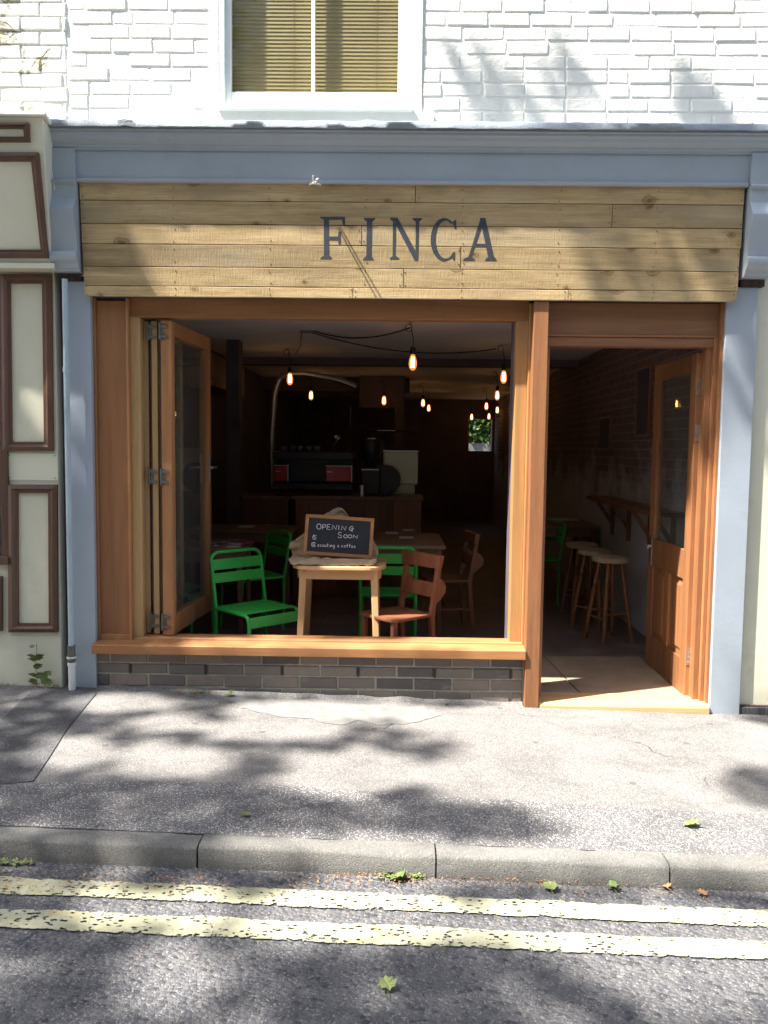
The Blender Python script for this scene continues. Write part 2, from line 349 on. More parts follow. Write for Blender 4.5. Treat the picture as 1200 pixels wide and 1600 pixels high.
def hardboard():
    t = NT('dusty_floor_board'); n = t.noise(4, detail=7, rough=.7); n2 = t.noise(60, detail=3)
    col = t.ramp(n, [(.3, (.24, .165, .105)), (.7, (.37, .28, .19))]); return t.fin(col, .75, t.bump(t.math('ADD', n, t.math('MULTIPLY', n2, .2)), .3, .02))
M['board'] = hardboard()
M['pave'] = asphalt('worn_pavement_asphalt', (.165, .158, .152), 230, .45, speckamt=.35)
M['pave2'] = asphalt('coarse_kerbside_asphalt', (.15, .145, .145), 170, .8, speckamt=.75, speck=(.45, .43, .42))
M['pave3'] = asphalt('dark_asphalt_patch', (.075, .075, .08), 260, .3, speckamt=.2)
M['cement'] = paint('smeared_cement', (.195, .19, .18), .9, .25, .9, 12)
M['kerb'] = asphalt('concrete_kerb', (.165, .16, .15), 300, .45, speck=(.4, .38, .33), speckamt=.3, warm=(.17, .145, .11), dim='3D')
def road_mat():
    t = NT('worn_road_surface'); big = t.noise(1.6, detail=6, rough=.65); mid = t.noise(15, detail=6, rough=.7)
    v = t.voro(48, t.co(rot=(0, 0, .3), scale=(1, 1.35, 1)), dim='2D'); v2 = t.voro(170, dim='2D'); cc = t.n('RGBToBW', None, Color=v.outputs['Color']).outputs[0]
    c2 = t.n('RGBToBW', None, Color=v2.outputs['Color']).outputs[0]
    col = t.ramp(big, [(.3, (.066, .067, .076)), (.7, (.108, .106, .111))])
    col = t.mix(t.ramp(mid, [(.42, 0.), (.75, .55)]), col, (.21, .20, .19))
    col = t.mix(t.ramp(cc, [(.15, .7), (.32, 0.)]), col, (.04, .04, .046)); col = t.mix(t.ramp(c2, [(.74, 0.), (.85, .5)]), col, (.30, .28, .26))
    h = t.math('ADD', t.math('MULTIPLY', v.outputs['Distance'], -1.1), t.math('ADD', t.math('MULTIPLY', mid, 1.2), t.math('MULTIPLY', v2.outputs['Distance'], -.35)))
    return t.fin(col, .85, t.bump(h, .75, .012), spec=.3)
M['road'] = road_mat()
def line_mat(yc, hw_):
    t = NT('worn_yellow_line_paint'); a = t.noise(5, detail=6, rough=.7); mid = t.noise(2.3, detail=4); fine = t.noise(95, detail=5, rough=.7); med = t.noise(24, detail=6, rough=.75)
    col = t.ramp(a, [(.35, (.30, .29, .17)), (.6, (.42, .405, .28))]); col = t.mix(t.ramp(mid, [(.60, 0.), (.66, .75)]), col, (.50, .34, .07)); col = t.mix(t.ramp(med, [(.45, 0.), (.7, .6)]), col, (.25, .245, .19))
    sx = t.n('SeparateXYZ', None, Vector=t.co()); d = t.math('DIVIDE', t.math('ABSOLUTE', t.math('SUBTRACT', sx.outputs[1], yc)), hw_); d6 = t.math('POWER', d, 7.)
    dv = t.n('VectorMath', {'operation': 'ADD'}, _0=t.co(scale=(.8, 1.5, 1)), _1=t.n('VectorMath', {'operation': 'SCALE'}, _0=t.n('TexNoise', None, Vector=t.co(), Scale=60.).outputs['Color'], Scale=.03).outputs[0]).outputs[0]
    v = t.voro(46, dv, dim='2D'); cc = t.n('RGBToBW', None, Color=v.outputs['Color']).outputs[0]
    chip = t.math('MULTIPLY', t.ramp(cc, [(.30, 1.), (.5, 0.)]), t.ramp(v.outputs['Distance'], [(.1, 1.), (.45, 0.)]))
    wear = t.math('ADD', t.math('MULTIPLY', med, .84), t.math('ADD', t.math('MULTIPLY', fine, .45), t.math('ADD', t.math('MULTIPLY', chip, t.ramp(mid, [(.35, .05), (.6, .55)])), t.math('MULTIPLY', d6, .3))))
    crk = t.voro(5.5, t.n('VectorMath', {'operation': 'ADD'}, _0=t.co(), _1=t.n('VectorMath', {'operation': 'SCALE'}, _0=t.n('TexNoise', None, Vector=t.co(), Scale=9.).outputs['Color'], Scale=.12).outputs[0]).outputs[0], 'DISTANCE_TO_EDGE', dim='2D').outputs['Distance']
    wear = t.math('ADD', wear, t.ramp(crk, [(.006, .07), (.02, 0.)]))
    t.fin(col, .75, t.bump(t.math('ADD', fine, t.math('MULTIPLY', med, 1.)), .7, .006))
    tr = t.n('BsdfTransparent'); m = t.n('MixShader', None, _0=t.ramp(wear, [(.78, 0.), (.82, 1.)]), _1=t.b.outputs[0], _2=tr.outputs[0])
    t.set(t.out.inputs['Surface'], m); return t.mat
def leafm(name, c1, c2, tr=.3):
    t = NT(name); n = t.noise(12, detail=3); tn = t.tone(); col = t.ramp(tn, [(0., c1), (1., c2)])
    t.fin(col, .5); tl = t.n('BsdfTranslucent', None, Color=t.mix(.5, col, (.25, .4, .05)))
    m = t.n('MixShader', None, _0=tr, _1=t.b.outputs[0], _2=tl.outputs[0]); t.set(t.out.inputs['Surface'], m); return t.mat
M['leaf'] = leafm('tree_leaf', (.035, .075, .018), (.075, .13, .03))
M['fleaf'] = leafm('fresh_fallen_leaf', (.10, .15, .04), (.22, .26, .09), .15)
M['dryleaf'] = leafm('dry_leaf', (.26, .09, .04), (.42, .26, .12), .1)
M['bark'] = wood('tree_bark', (.06, .045, .035), (.13, .10, .075), 'z', .9, bump=1, grain_bump=.02)
def burlap():
    t = NT('hessian_sack'); a = t.noise(5, detail=5)
    wx = t.n('TexWave', {'bands_direction': 'X'}, Vector=t.co(), Scale=90., Distortion=1.5).outputs['Fac']; wz = t.n('TexWave', {'bands_direction': 'Z'}, Vector=t.co(), Scale=90., Distortion=1.5).outputs['Fac']
    h = t.math('ADD', wx, wz); col = t.ramp(a, [(.3, (.36, .24, .14)), (.7, (.56, .42, .27))]); return t.fin(col, .95, t.bump(h, .5, .002))
M['burlap'] = burlap()
def blindm():
    t = NT('tan_slatted_blind'); a = t.noise(3, detail=3); return t.fin(t.ramp(a, [(.3, (.30, .225, .115)), (.7, (.38, .29, .155))]), .45)
M['blind'] = blindm()

# ================================================================== SETTING
def sheet(name, poly, mat, off=0, top=None, parent=None, kindz=True):
    mb = MB(); f = top or gz; n = len(poly)
    mb.add([(x, y, f(x, y)+off) for x, y in poly], [tuple(range(n))]); o = mb.build(name, mat); return tag(o, kind='structure') if kindz else o
def pz(x, y): return gz(x, y)
def rz_(x, y): return -.018 - .026*x + .015*(-1.76) - .082 + .006*(y+1.86)   # road surface
KB, KF = -1.765, -1.865
tag(MB().add([(-300, -300, -.9), (300, -300, -.9), (300, 300, -.9), (-300, 300, -.9)], [(0, 1, 2, 3)]).build('ground', M['pave2']), kind='structure')
g = MB()
xs = [-14, -2.6, 2.6, 14]
g.add([(-14, KB, gz(-14, KB)), (14, KB, gz(14, KB)), (14, .3, gz(14, .3)), (-14, .3, gz(-14, .3))], [(0, 1, 2, 3)])
tag(g.build('pavement', M['pave']), kind='structure')
def grid_sheet(name, x0, x1, y0, y1, nx, ny, f, mat, amp, sc_):
    mb = MB(); vs = []
    for j in range(ny+1):
        for i in range(nx+1):
            x = x0+(x1-x0)*i/nx; y = y0+(y1-y0)*j/ny
            vs.append((x, y, f(x, y)+amp*mnoise.noise(Vector((x*sc_, y*sc_*1.3, 1.7)))))
    mb.add(vs, [(j*(nx+1)+i, j*(nx+1)+i+1, (j+1)*(nx+1)+i+1, (j+1)*(nx+1)+i) for j in range(ny) for i in range(nx)])
    return mb.build(name, mat, smooth=True)
tag(grid_sheet('road', -14, 14, -7.6, -1.85, 280, 90, rz_, M['road'], .004, 3.1), kind='structure')
# strips and patches in the pavement (real repairs), each a thin sheet above the one below
def wob(a, b, n=24, amp=.012, seed=0):
    a = Vector(a); b = Vector(b); return [tuple((a.lerp(b, i/n) + Vector((0, amp*mnoise.noise(Vector((i*.9+seed, seed, 0))))))) for i in range(n+1)]
def strip(name, lo, hi, off, mat): return sheet(name, lo + hi[::-1], mat, off)
lo = [(-6, KB+.001), (6, KB+.001)]; L1 = [tuple(atG(x, y, 0).xy) for x, y in ((-5, 1225), (210, 1221), (420, 1226), (700, 1246), (900, 1258), (1205, 1275))]
strip('pavement_kerb_strip', lo, [(-6, L1[0][1])]+L1+[(6, L1[-1][1]-.02)], .003, M['pave2'])
P = [tuple(atG(x, y, 0).xy) for x, y in ((-8, 1228), (52, 1222), (80, 1180), (105, 1140), (150, 1085), (150, 1072), (52, 1078), (-8, 1136))]
sheet('pavement_patch', P, M['pave3'], .0055)
cp = [(362, 1092), (400, 1090), (460, 1094), (520, 1100), (600, 1101), (660, 1106), (690, 1118), (640, 1132), (600, 1134), (560, 1126), (520, 1134), (480, 1122), (430, 1120), (400, 1112), (370, 1104)]
cq = []
for i in range(len(cp)):
    a = Vector(cp[i]); b = Vector(cp[(i+1) % len(cp)])
    for k in range(4):
        q = a.lerp(b, k/4); q += Vector((5*mnoise.noise(Vector((q.x*.09, q.y*.09, 0))), 3*mnoise.noise(Vector((q.x*.11, 9, q.y*.1)))))*1.6; cq.append(tuple(atG(q.x, q.y, 0).xy))
sheet('pavement_cement_smear', cq, M['cement'], .0025)
# kerb: three stones seen, joints between them
kj = [atG(315, 1310).x, atG(680, 1325).x, atG(1050, 1360).x]; L = kj[2]-kj[1]
ks = [kj[0]-L*k for k in range(12, 0, -1)] + kj + [kj[2]+L*k for k in range(1, 12)]
kb = MB()
for a, b in zip(ks[:-1], ks[1:]):
    a += .0035; b -= .0035; dz = random.uniform(-.003, .003); dy = random.uniform(-.004, .004)
    prof = [(KB, -.25), (KB, 0), (KF+.02, .0), (KF+.008, -.004), (KF+.001, -.013), (KF-.006, -.085), (KF-.006, -.25)]; n = len(prof); segs = 40; vs = []
    for i in range(segs+1):
        x = a+(b-a)*i/segs
        for y, z in prof:
            q = Vector((x*4, y*9, z*9)); e = .0022*mnoise.noise(q*2.3)+.0035*mnoise.noise(q*.6)-.010*max(0, mnoise.noise(q*1.1+Vector((3, 0, 0)))-.42)*3; vs.append((x, y+dy+e, gz(x, KB)+dz+z+.003+e))
    fs = [tuple(range(n)), tuple(range(segs*n, (segs+1)*n))[::-1]] + [(i*n+k, (i+1)*n+k, (i+1)*n+(k+1) % n, i*n+(k+1) % n) for i in range(segs) for k in range(n)]
    kb.add(vs, fs, 0, random.random())
kb.add([(-8, KF+.004, gz(-8, KB)-.03), (8, KF+.004, gz(8, KB)-.012), (8, KB, gz(8, KB)-.004), (-8, KB, gz(-8, KB)-.004)], [(0, 1, 2, 3)], 0)
kb.add([(-8, KF+.01, gz(-8, KB)-.3), (8, KF+.01, gz(8, KB)-.3), (8, KF+.01, gz(8, KB)-.025), (-8, KF+.01, gz(-8, KB)-.025)], [(0, 1, 2, 3)], 1)
tag(kb.build('kerb', [M['kerb'], M['black']], smooth=True, angle=50), kind='structure')
def yline(y0, y1, xbreak, name):
    mb = MB(); x = -7.0; st = .012; top = []; bot = []
    while x < 7:
        j = .012*mnoise.noise(Vector((x*9, y0*7, 0)))+.008*mnoise.noise(Vector((x*31, y0*3, 4))); k = .012*mnoise.noise(Vector((x*8, y1*7, 9)))+.008*mnoise.noise(Vector((x*29, y1*3, 2)))
        top.append((x, y0+j)); bot.append((x, y1+k)); x += st
    vs = [(x, y, rz_(x, y)+.0065+.004*mnoise.noise(Vector((x*3.1, y*3.1*1.3, 1.7)))) for x, y in top] + [(x, y, rz_(x, y)+.0065+.004*mnoise.noise(Vector((x*3.1, y*3.1*1.3, 1.7)))) for x, y in bot]; n = len(top)
    mb.add(vs, [(n+i, n+i+1, i+1, i) for i in range(n-1)]); return tag(mb.build(name, line_mat((y0+y1)/2, abs(y1-y0)/2+.006)), kind='structure')
yline(-2.0, -2.108, 0, 'road_marking'); yline(-2.195, -2.305, 0, 'road_marking')
tag(MB().box(-14, 14, -9.4, -7.6, -.9, -.12).build('far_pavement', M['pave']), kind='structure')

# ================================================================== SHOP BUILDING
B = empty('shop_building', (0, 0, 0), 0, 'cafe shopfront with blue painted surround, timber sign and white brick upper floor', 'building')
FX0, FX1 = -1.80, 1.94
# --- upper white brick wall, laid brick by brick round the window opening
WX0, WX1, WZ0, WZ1 = -1.035, .075, 3.40, 4.95
wb = MB(); rowh = .0775; z0 = 3.26; r = 0
def brick(mb, x0, x1, y, z, h, tone, d=.012, rough=.003, mi=0):
    g_ = .003; jx = lambda: random.uniform(-rough, rough)
    P = [(x0+g_+jx(), z+g_+jx()), (x1-g_+jx(), z+g_+jx()), (x1-g_+jx(), z+h-g_+jx()), (x0+g_+jx(), z+h-g_+jx())]
    c = .007; yo = y-d+random.uniform(-rough, rough)*1.3
    out = [(px, y+.01, pz_) for px, pz_ in P]; cx = (x0+x1)/2; cz = z+h/2
    mid = [(px, yo+c, pz_) for px, pz_ in P]; inn = [(px+(c if px < cx else -c), yo+random.uniform(-.001, .001), pz_+(c if pz_ < cz else -c)) for px, pz_ in P]
    vs = out+mid+inn; fs = [(8, 9, 10, 11)] + [(a, (a+1) % 4, 4+(a+1) % 4, 4+a) for a in range(4)] + [(4+a, 4+(a+1) % 4, 8+(a+1) % 4, 8+a) for a in range(4)]
    mb.add(vs, fs, mi, tone)
Z = z0
while Z < 6.2:
    x = -1.90 - (.1175 if r % 2 else 0) + random.uniform(-.02, .02)
    while x < 6.5:
        wl = .2375 if random.random() > .12 else .12
        a, b = max(x, -1.90), x+wl
        if b-a > .03:
            segs = [(a, b)]
            if Z+rowh > WZ0 and Z < WZ1: segs = [(p, q) for p, q in ((a, min(b, WX0-.055)), (max(a, WX1+.055), b)) if q-p > .03]
            if Z < WZ0-.0 and Z+rowh > WZ0-.09: segs = [(p, q) for p, q in ((a, min(b, WX0-.12)), (max(a, WX1+.14), b)) if q-p > .03]
            for p, q in segs: brick(wb, p, q, .03, Z, rowh, random.random(), random.choice((.0025, .003, .004, .005)), .0022)
        x += wl
    Z += rowh; r += 1
# backing with a hole
for a in ((-1.90, WX0, 3.15, 6.3), (WX1, 6.5, 3.15, 6.3), (WX0, WX1, 3.15, WZ0), (WX0, WX1, WZ1, 6.3)): wb.box(a[0], a[1], .03, .28, a[2], a[3], 0, .4)
# smooth rendered reveal band round window
for a in ((WX0-.05, WX0, WZ0, WZ1), (WX1, WX1+.05, WZ0, WZ1)): wb.box(a[0], a[1], .018, .03, a[2], a[3], 0, .7)
wb.box(WX0-.1, WX1+.12, .008, .03, WZ0-.085, WZ0-.002, 0, .6)
wb.box(-1.9, 6.5, .03, .28, 2.6, 3.15, 0, .4)
wb.build('upper_wall', M['wbrick'], B)
# --- sash window
W = empty('sash_window', (0, 0, 0)); W.parent = B; W['label'] = 'white sash window with closed tan slatted blind'
f = MB(); f.box(WX0, WX0+.035, .02, .12, WZ0, WZ1); f.box(WX1-.035, WX1, .02, .12, WZ0, WZ1); f.box(WX0, WX1, .02, .12, WZ1-.05, WZ1)
f.build('window_frame', M['sash'], W, .004)
s_ = MB(); sx0, sx1 = WX0+.036, WX1-.036
s_.box(sx0, sx0+.03, .045, .09, WZ0+.03, WZ1-.05); s_.box(sx1-.05, sx1, .045, .09, WZ0+.03, WZ1-.05); s_.box(sx0+.03, sx1-.05, .046, .089, WZ0+.03, WZ0+.122); s_.box(-.508, -.487, .05, .085, WZ0+.122, WZ1-.05)
s_.build('sash', M['white'], W, .004)
MB().box(sx0+.03, sx1-.05, .066, .07, WZ0+.122, WZ1-.05).build('window_pane', M['darkglass'], W)
MB().box(WX0-.002, WX1+.002, -.02, .11, WZ0-.001, WZ0+.028).build('window_sill', M['white'], W, .004)
bl = MB(); z = WZ0+.10; i = 0
while z < WZ1:
    y0 = .115; bl.prism([(y0, z+.002), (y0+.003, z), (y0+.008, z+.021), (y0+.005, z+.023)], 'x', sx0+.004, sx1-.01, 0, random.random()); z += .0215; i += 1
for x in (-.85, -.62, -.38, -.14): bl.tube([(x, .113, WZ0+.1), (x, .113, WZ1)], .0012, 4)
bl.build('window_blind', M['blind'], W)
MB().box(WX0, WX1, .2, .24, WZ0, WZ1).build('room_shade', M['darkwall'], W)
# --- cornice with lead flashing
def cz(y, Y): return atY(640, y, Y).z
c = MB()
prof = [(.03, 3.28), (-.165, 3.262), (-.172, 3.222), (-.158, 3.218), (-.158, 3.205), (-.148, 3.196), (-.143, 3.18), (-.128, 3.166), (-.118, 3.160), (-.118, 3.148), (-.108, 3.142), (-.108, 3.133), (.03, 3.133)]
prof = [(y-(.02 if y < 0 else 0), z) for y, z in prof]; c.prism(prof, 'x', -1.955, 6.4); c.build('cornice', M['blue'], B, smooth=True, angle=25)
fl = MB(); N = 260; vs = []; x0, x1 = -1.99, 6.42
pr = [(.05, 3.30), (-.06, 3.285), (-.195, 3.272), (-.208, 3.262), (-.208, 3.232), (-.200, 3.228)]
for i in range(N+1):
    x = x0+(x1-x0)*i/N; seam = .006*math.exp(-((x+.2-.03)**2)/.0009)+.005*math.exp(-((x+1.5)**2)/.0004)
    for k, (y, zz) in enumerate(pr):
        nn = mnoise.noise(Vector((x*6, k*.5, 0)))*.005 + mnoise.noise(Vector((x*19, k, 3)))*.003
        vs.append((x, y-(nn if k > 1 else 0)-seam, zz+nn*.8+seam))
fl.add(vs, [(i*6+k, i*6+k+1, (i+1)*6+k+1, (i+1)*6+k) for i in range(N) for k in range(5)])
o = fl.build('lead_flashing', M['lead'], B, smooth=True, angle=60); sm = o.modifiers.new('thick', 'SOLIDIFY'); sm.thickness = .003
# --- blue frieze board, leaning out like the sign below
def slab(name, x0, x1, zb, yb, zt, yt, th, mat, parent, bevel=.003, xt0=None, xt1=None):
    xt0 = x0 if xt0 is None else xt0; xt1 = x1 if xt1 is None else xt1
    return MB().hexa([(x0, yb, zb), (x1, yb, zb), (x1, yb+th, zb), (x0, yb+th, zb), (xt0, yt, zt), (xt1, yt, zt), (xt1, yt+th, zt), (xt0, yt+th, zt)]).build(name, mat, parent, bevel)
slab('frieze_board', FX0-.022, FX1+.012, 2.985, -.104, 3.134, -.116, .06, M['blue'], B, .004, FX0-.032, FX1+.022)
MB().prism([(-.121, 2.968), (-.114, 2.962), (-.05, 2.962), (-.05, 2.984), (-.114, 2.984), (-.124, 2.978)], 'x', FX0-.018, FX1+.008).build('frieze_moulding', M['blue'], B)
MB().box(FX0, FX1, .0, .03, 2.347, 3.0).build('fascia_backing', M['darkwall'], B)
# --- sign board of six planks
zs = [2.965, 2.868, 2.741, 2.630, 2.505, 2.398, 2.338]
def fy(z): return -.066 - .030*(z-2.338)/.63          # leaning face
M_PL = 1; S = MB(); joints = [[648], [955], [565], [720], [631], [552, 890]]; ends = []
def xx(px, z): return atY(px, 380, fy(z)).x
for r in range(6):
    zt, zb = zs[r]-.002, zs[r+1]+.002; js = [FX0+.002*r-.004] + [xx(j, zb) for j in joints[r]] + [FX1-.002*r+random.uniform(-.004, .004)]
    for a, b in zip(js[:-1], js[1:]):
        a += .002; b -= .002; dy = 0; tn = [.52, .30, .50, .42, .55, .72][r]+random.uniform(-.1, .1); nseg = max(2, int((b-a)/.05))
        vs = []
        for i in range(nseg+1):
            x = a+(b-a)*i/nseg; e1 = .0016*mnoise.noise(Vector((x*5, r*3.1, 0))); e2 = .0016*mnoise.noise(Vector((x*5, r*3.1, 5))); w1 = 0
            vs += [(x, fy(zb)+dy+.02, zb+e1), (x, fy(zb)+dy+w1+.001, zb+e1), (x, fy(zb)+dy+w1, zb+e1+.002), (x, fy(zt)+dy+w1, zt+e2-.002), (x, fy(zt)+dy+w1+.001, zt+e2), (x, fy(zt)+dy+.02, zt+e2)]
        fs = [(i*6+k, (i+1)*6+k, (i+1)*6+(k+1) % 6, i*6+(k+1) % 6) for i in range(nseg) for k in range(6)] + [(0, 1, 2, 3, 4, 5)[::-1], tuple(nseg*6+k for k in range(6))]
        S.add(vs, fs, 0, tn)
        for sxp in [a+.012, b-.012] + [s for s in np.arange(FX0+.53, FX1, .545) if a+.08 < s < b-.08]:
            for fz in (.2, .8):
                z = zb+(zt-zb)*fz + random.uniform(-.008, .008); x = sxp+random.uniform(-.006, .006)
                S.lathe([(.0035, 0), (.003, .0012)], (x, fy(z)+dy-.0008, z), 8, 1, .5, Matrix.Rotation(rad(90), 3, 'X'))
SG = S.build('sign_board', [M['plank'], M['nail']], B); SG['label'] = 'long sign of six rough pale timber planks'
# lettering: slab serif capitals painted on the planks, drawn as thin pieces
def lp(u, v, k):      # photo crop coordinates -> sign face
    px, py = 480+u/3.75, 320+v/3.75; p = atY(px, py, -.06)
    for _ in range(3): p = atY(px, py, fy(p.z))
    return Vector((p.x, fy(p.z)-.0007-.00012*k, p.z))
LT = MB(); lk = [0]; letters = []
def done():
    global LT
    o = LT.build('sign_letter', M['letter'], SG); letters.append(o); LT = MB()
def piece(pts):
    k = lk[0] % 6; lk[0] += 1; n = len(pts); fr = [lp(u, v, k) for u, v in pts]; bk = [p+Vector((0, .0072, 0)) for p in fr]
    LT.add(fr+bk, [tuple(range(n)), tuple(range(n, 2*n))[::-1]] + [(i, n+i, n+(i+1) % n, (i+1) % n) for i in range(n)])
piece([(97, 84), (128, 84), (130, 301), (98, 301)]); piece([(77, 318), (79, 310), (98, 297), (130, 297), (145, 310), (146, 318)])
piece([(75, 70), (222, 70), (222, 128), (211, 123), (203, 88), (97, 88), (90, 84), (76, 78)]); piece([(127, 186), (180, 186), (184, 160), (196, 155), (196, 235), (184, 230), (180, 206), (127, 206)])
done(); piece([(350, 94), (381, 94), (376, 306), (346, 306)]); piece([(330, 78), (399, 78), (396, 87), (381, 98), (350, 98), (333, 87)]); piece([(326, 325), (329, 313), (346, 302), (376, 302), (388, 314), (390, 325)])
done(); piece([(502, 96), (522, 120), (518, 304), (500, 304)]); piece([(484, 320), (487, 311), (500, 300), (518, 300), (537, 311), (539, 320)]); piece([(486, 76), (530, 76), (640, 280), (648, 326), (629, 326), (512, 104), (502, 96), (488, 87)])
piece([(636, 95), (656, 95), (650, 326), (634, 300)]); piece([(617, 78), (673, 78), (670, 88), (657, 98), (636, 98), (620, 88)])
done(); arc_o = []; arc_i = []
for i in range(29):
    a = rad(-52 - i*(256/28)); arc_o.append((803+80*math.cos(a), 204+126*math.sin(a)*1)); arc_i.append((812+59*math.cos(a)*(1 if math.cos(a) < 0 else .95), 204+111*math.sin(a)))
for i in range(28): piece([arc_o[i], arc_o[i+1], arc_i[i+1], arc_i[i]])
piece([(852, 100), (873, 86), (873, 143), (861, 138)]); piece([(843, 296), (856, 276), (866, 276), (864, 328), (854, 322)])
done(); piece([(1014, 86), (1034, 104), (962, 314), (942, 314)]); piece([(1012, 78), (1044, 78), (1096, 314), (1062, 314), (1016, 96)]); piece([(975, 228), (1066, 228), (1070, 248), (968, 248)])
piece([(913, 327), (917, 316), (940, 306), (965, 306), (980, 317), (981, 327)]); piece([(1043, 327), (1046, 316), (1062, 306), (1096, 306), (1108, 318), (1110, 327)])
done()
# --- blue pilasters with scrolled brackets
def pilaster(x0, x1, bx0, bx1, zg, lab):
    p = empty('pilaster'); p.parent = B; p['label'] = lab
    MB().box(x0, x1, -.022, .05, zg-.05, 2.43).build('pilaster_shaft', M['blue'], p, .004)
    pr = [(.0, 3.14), (-.112, 3.14), (-.108, 2.97), (-.122, 2.965), (-.13, 2.957), (-.122, 2.949), (-.108, 2.944), (-.108, 2.87), (-.125, 2.84), (-.150, 2.80), (-.150, 2.785), (-.128, 2.72), (-.108, 2.66), (-.098, 2.61), (-.096, 2.58), (-.108, 2.577), (-.116, 2.568), (-.119, 2.555), (-.116, 2.54), (-.106, 2.524), (-.092, 2.516), (-.080, 2.50), (-.078, 2.488), (-.066, 2.482), (-.064, 2.472), (.0, 2.472)]
    pr = [(y-(.025 if y < 0 else 0), z) for y, z in pr]
    MB().prism(pr, 'x', bx0, bx1).build('bracket', M['blue'], p, .002, smooth=True, angle=28)
    MB().box(bx0+.01, bx1-.01, -.035, .02, 2.432, 2.472).build('bracket_gap', M['oldbrickgap'] if 'oldbrickgap' in M else M['mortar'], p)
    return p
t = NT('grubby_gap'); a_ = t.noise(30, detail=6, rough=.8); M['oldbrickgap'] = t.fin(t.ramp(a_, [(.4, (.02, .015, .015)), (.7, (.12, .07, .06))]), .9)
pilaster(-1.922, -1.777, -1.965, -1.812, .04, 'left blue pilaster with scroll bracket')
pilaster(1.891, 2.071, 1.955, 2.108, -.07, 'right blue pilaster with scroll bracket, sunlit low down')
# --- timber window surround
def part(mb, name, mat, bevel=.003, parent=B, **k): return mb.build(name, mat, parent, bevel, **k)
SZ = .25
MZ = atY(200, 1008, -.065).z
m = MB(); m.box(-1.762, -1.585, .03, .05, MZ, 2.33, 0, .3); part(m, 'side_panel', M['redwood'])
m = MB(); m.box(-1.777, -1.762, .012, .06, MZ, 2.345, 0, .5); m.box(-1.585, -1.572, .015, .06, MZ, 2.345, 0, .8); m.box(-1.762, -1.585, .02, .05, MZ, MZ+.045, 0, .6); part(m, 'panel_bead', M['cedar'])
m = MB(); m.box(-1.572, -1.512, .05, .14, .33, 2.24, 0, .6); part(m, 'window_jamb', M['pale_wood'])
m = MB(); m.box(.702, .772, .05, .14, .33, 2.24, 0, .62); m.box(.772, .786, .03, .13, .30, 2.34, 0, .7); part(m, 'window_jamb', M['honey'])
m = MB(); m.box(-1.572, .772, .052, .14, 2.24, 2.36, 0, .45); part(m, 'window_head', M['cedar_x'])
m = MB(); m.prism([(-.065, SZ), (-.065, MZ-.004), (-.06, MZ), (.03, MZ+.012), (.03, .325), (.04, .333), (.14, .333), (.14, SZ)], 'x', -1.787, .786, 0, .6); part(m, 'shopfront_sill', M['cedar_x'], .003)
m = MB(); m.box(.786, .871, -.05, .16, gz(.83)-.05, 2.336, 0, .45); part(m, 'doorpost', M['redwood'], .004)
m = MB(); m.box(.871, .904, .07, .16, -.03, 2.10, 0, .8); m.box(1.817, 1.85, .06, .13, -.03, 2.10, 0, .55); m.box(1.85, 1.873, .03, .10, -.05, 2.15, 0, .8); m.box(1.873, 1.892, .0, .08, -.07, 2.345, 0, .5); part(m, 'door_frame', M['redwood'])
m = MB(); m.box(.871, 1.85, .04, .14, 2.097, 2.148, 0, .6); m.box(.871, 1.873, .03, .10, 2.15, 2.163, 0, .8); m.box(.871, 1.873, .035, .10, 2.163, 2.345, 0, .25); part(m, 'door_transom', M['redwood_x'])
# masonry behind: piers and lintel (thickness of the wall)
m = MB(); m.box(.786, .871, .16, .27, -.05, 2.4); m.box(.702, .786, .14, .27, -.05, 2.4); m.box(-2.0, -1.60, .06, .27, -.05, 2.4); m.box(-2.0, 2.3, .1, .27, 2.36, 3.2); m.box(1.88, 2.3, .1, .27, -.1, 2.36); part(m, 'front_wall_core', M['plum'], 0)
m = MB(); m.box(-1.60, .702, .14, .27, -.05, .27); part(m, 'inner_sill_wall', M['plum'], 0)
# --- dark brick stall riser
sr = MB(); sr.box(-1.79, .79, .004, .14, -.15, SZ, 1, .5)
pitch = .2285; rows = [(.183, -.005, .060), (.115, .125, .062), (.040, -.01, .068), (-.037, .11, .068), (-.115, -.01, .07)]
for ri, (zb, off, hh) in enumerate(rows):
    x = -1.79 - pitch + (atY(172, 1028, 0).x + 1.79) % pitch if ri % 2 == 0 else -1.79 - pitch + (atY(204, 1044, 0).x + 1.79) % pitch
    k = 0
    while x < .786:
        a, b = max(x, -1.785), min(x+pitch, .784)
        if b-a > .03:
            brick(sr, a+.002, b-.002, .004, zb, hh+.006, random.random(), .007, .0018, 0)
            if ri == 1 and k % 2 == 1: sr.box(a-.006, a+.005, -.004, .01, zb+.004, zb+.062, 2, .5)
        x += pitch; k += 1
sr.build('brick_stall_riser', [M['dbrick'], M['mortar'], M['black']], B)
mo = MB(); vs = []       # crumbly mortar fillet at the foot of the riser
for i in range(90):
    x = -1.78+2.56*i/89; h = .018+.012*mnoise.noise(Vector((x*7, 0, 0))); d = .03+.02*mnoise.noise(Vector((x*5, 3, 0))); zz = gz(x, 0)
    vs += [(x, -.006, zz+h), (x, -.006-d*.5, zz+h*.4), (x, -.01-d, zz-.004)]
mo.add(vs, [(i*3+k, (i+1)*3+k, (i+1)*3+k+1, i*3+k+1) for i in range(89) for k in range(2)]); mo.build('mortar_fillet', M['pave'], B, smooth=True)
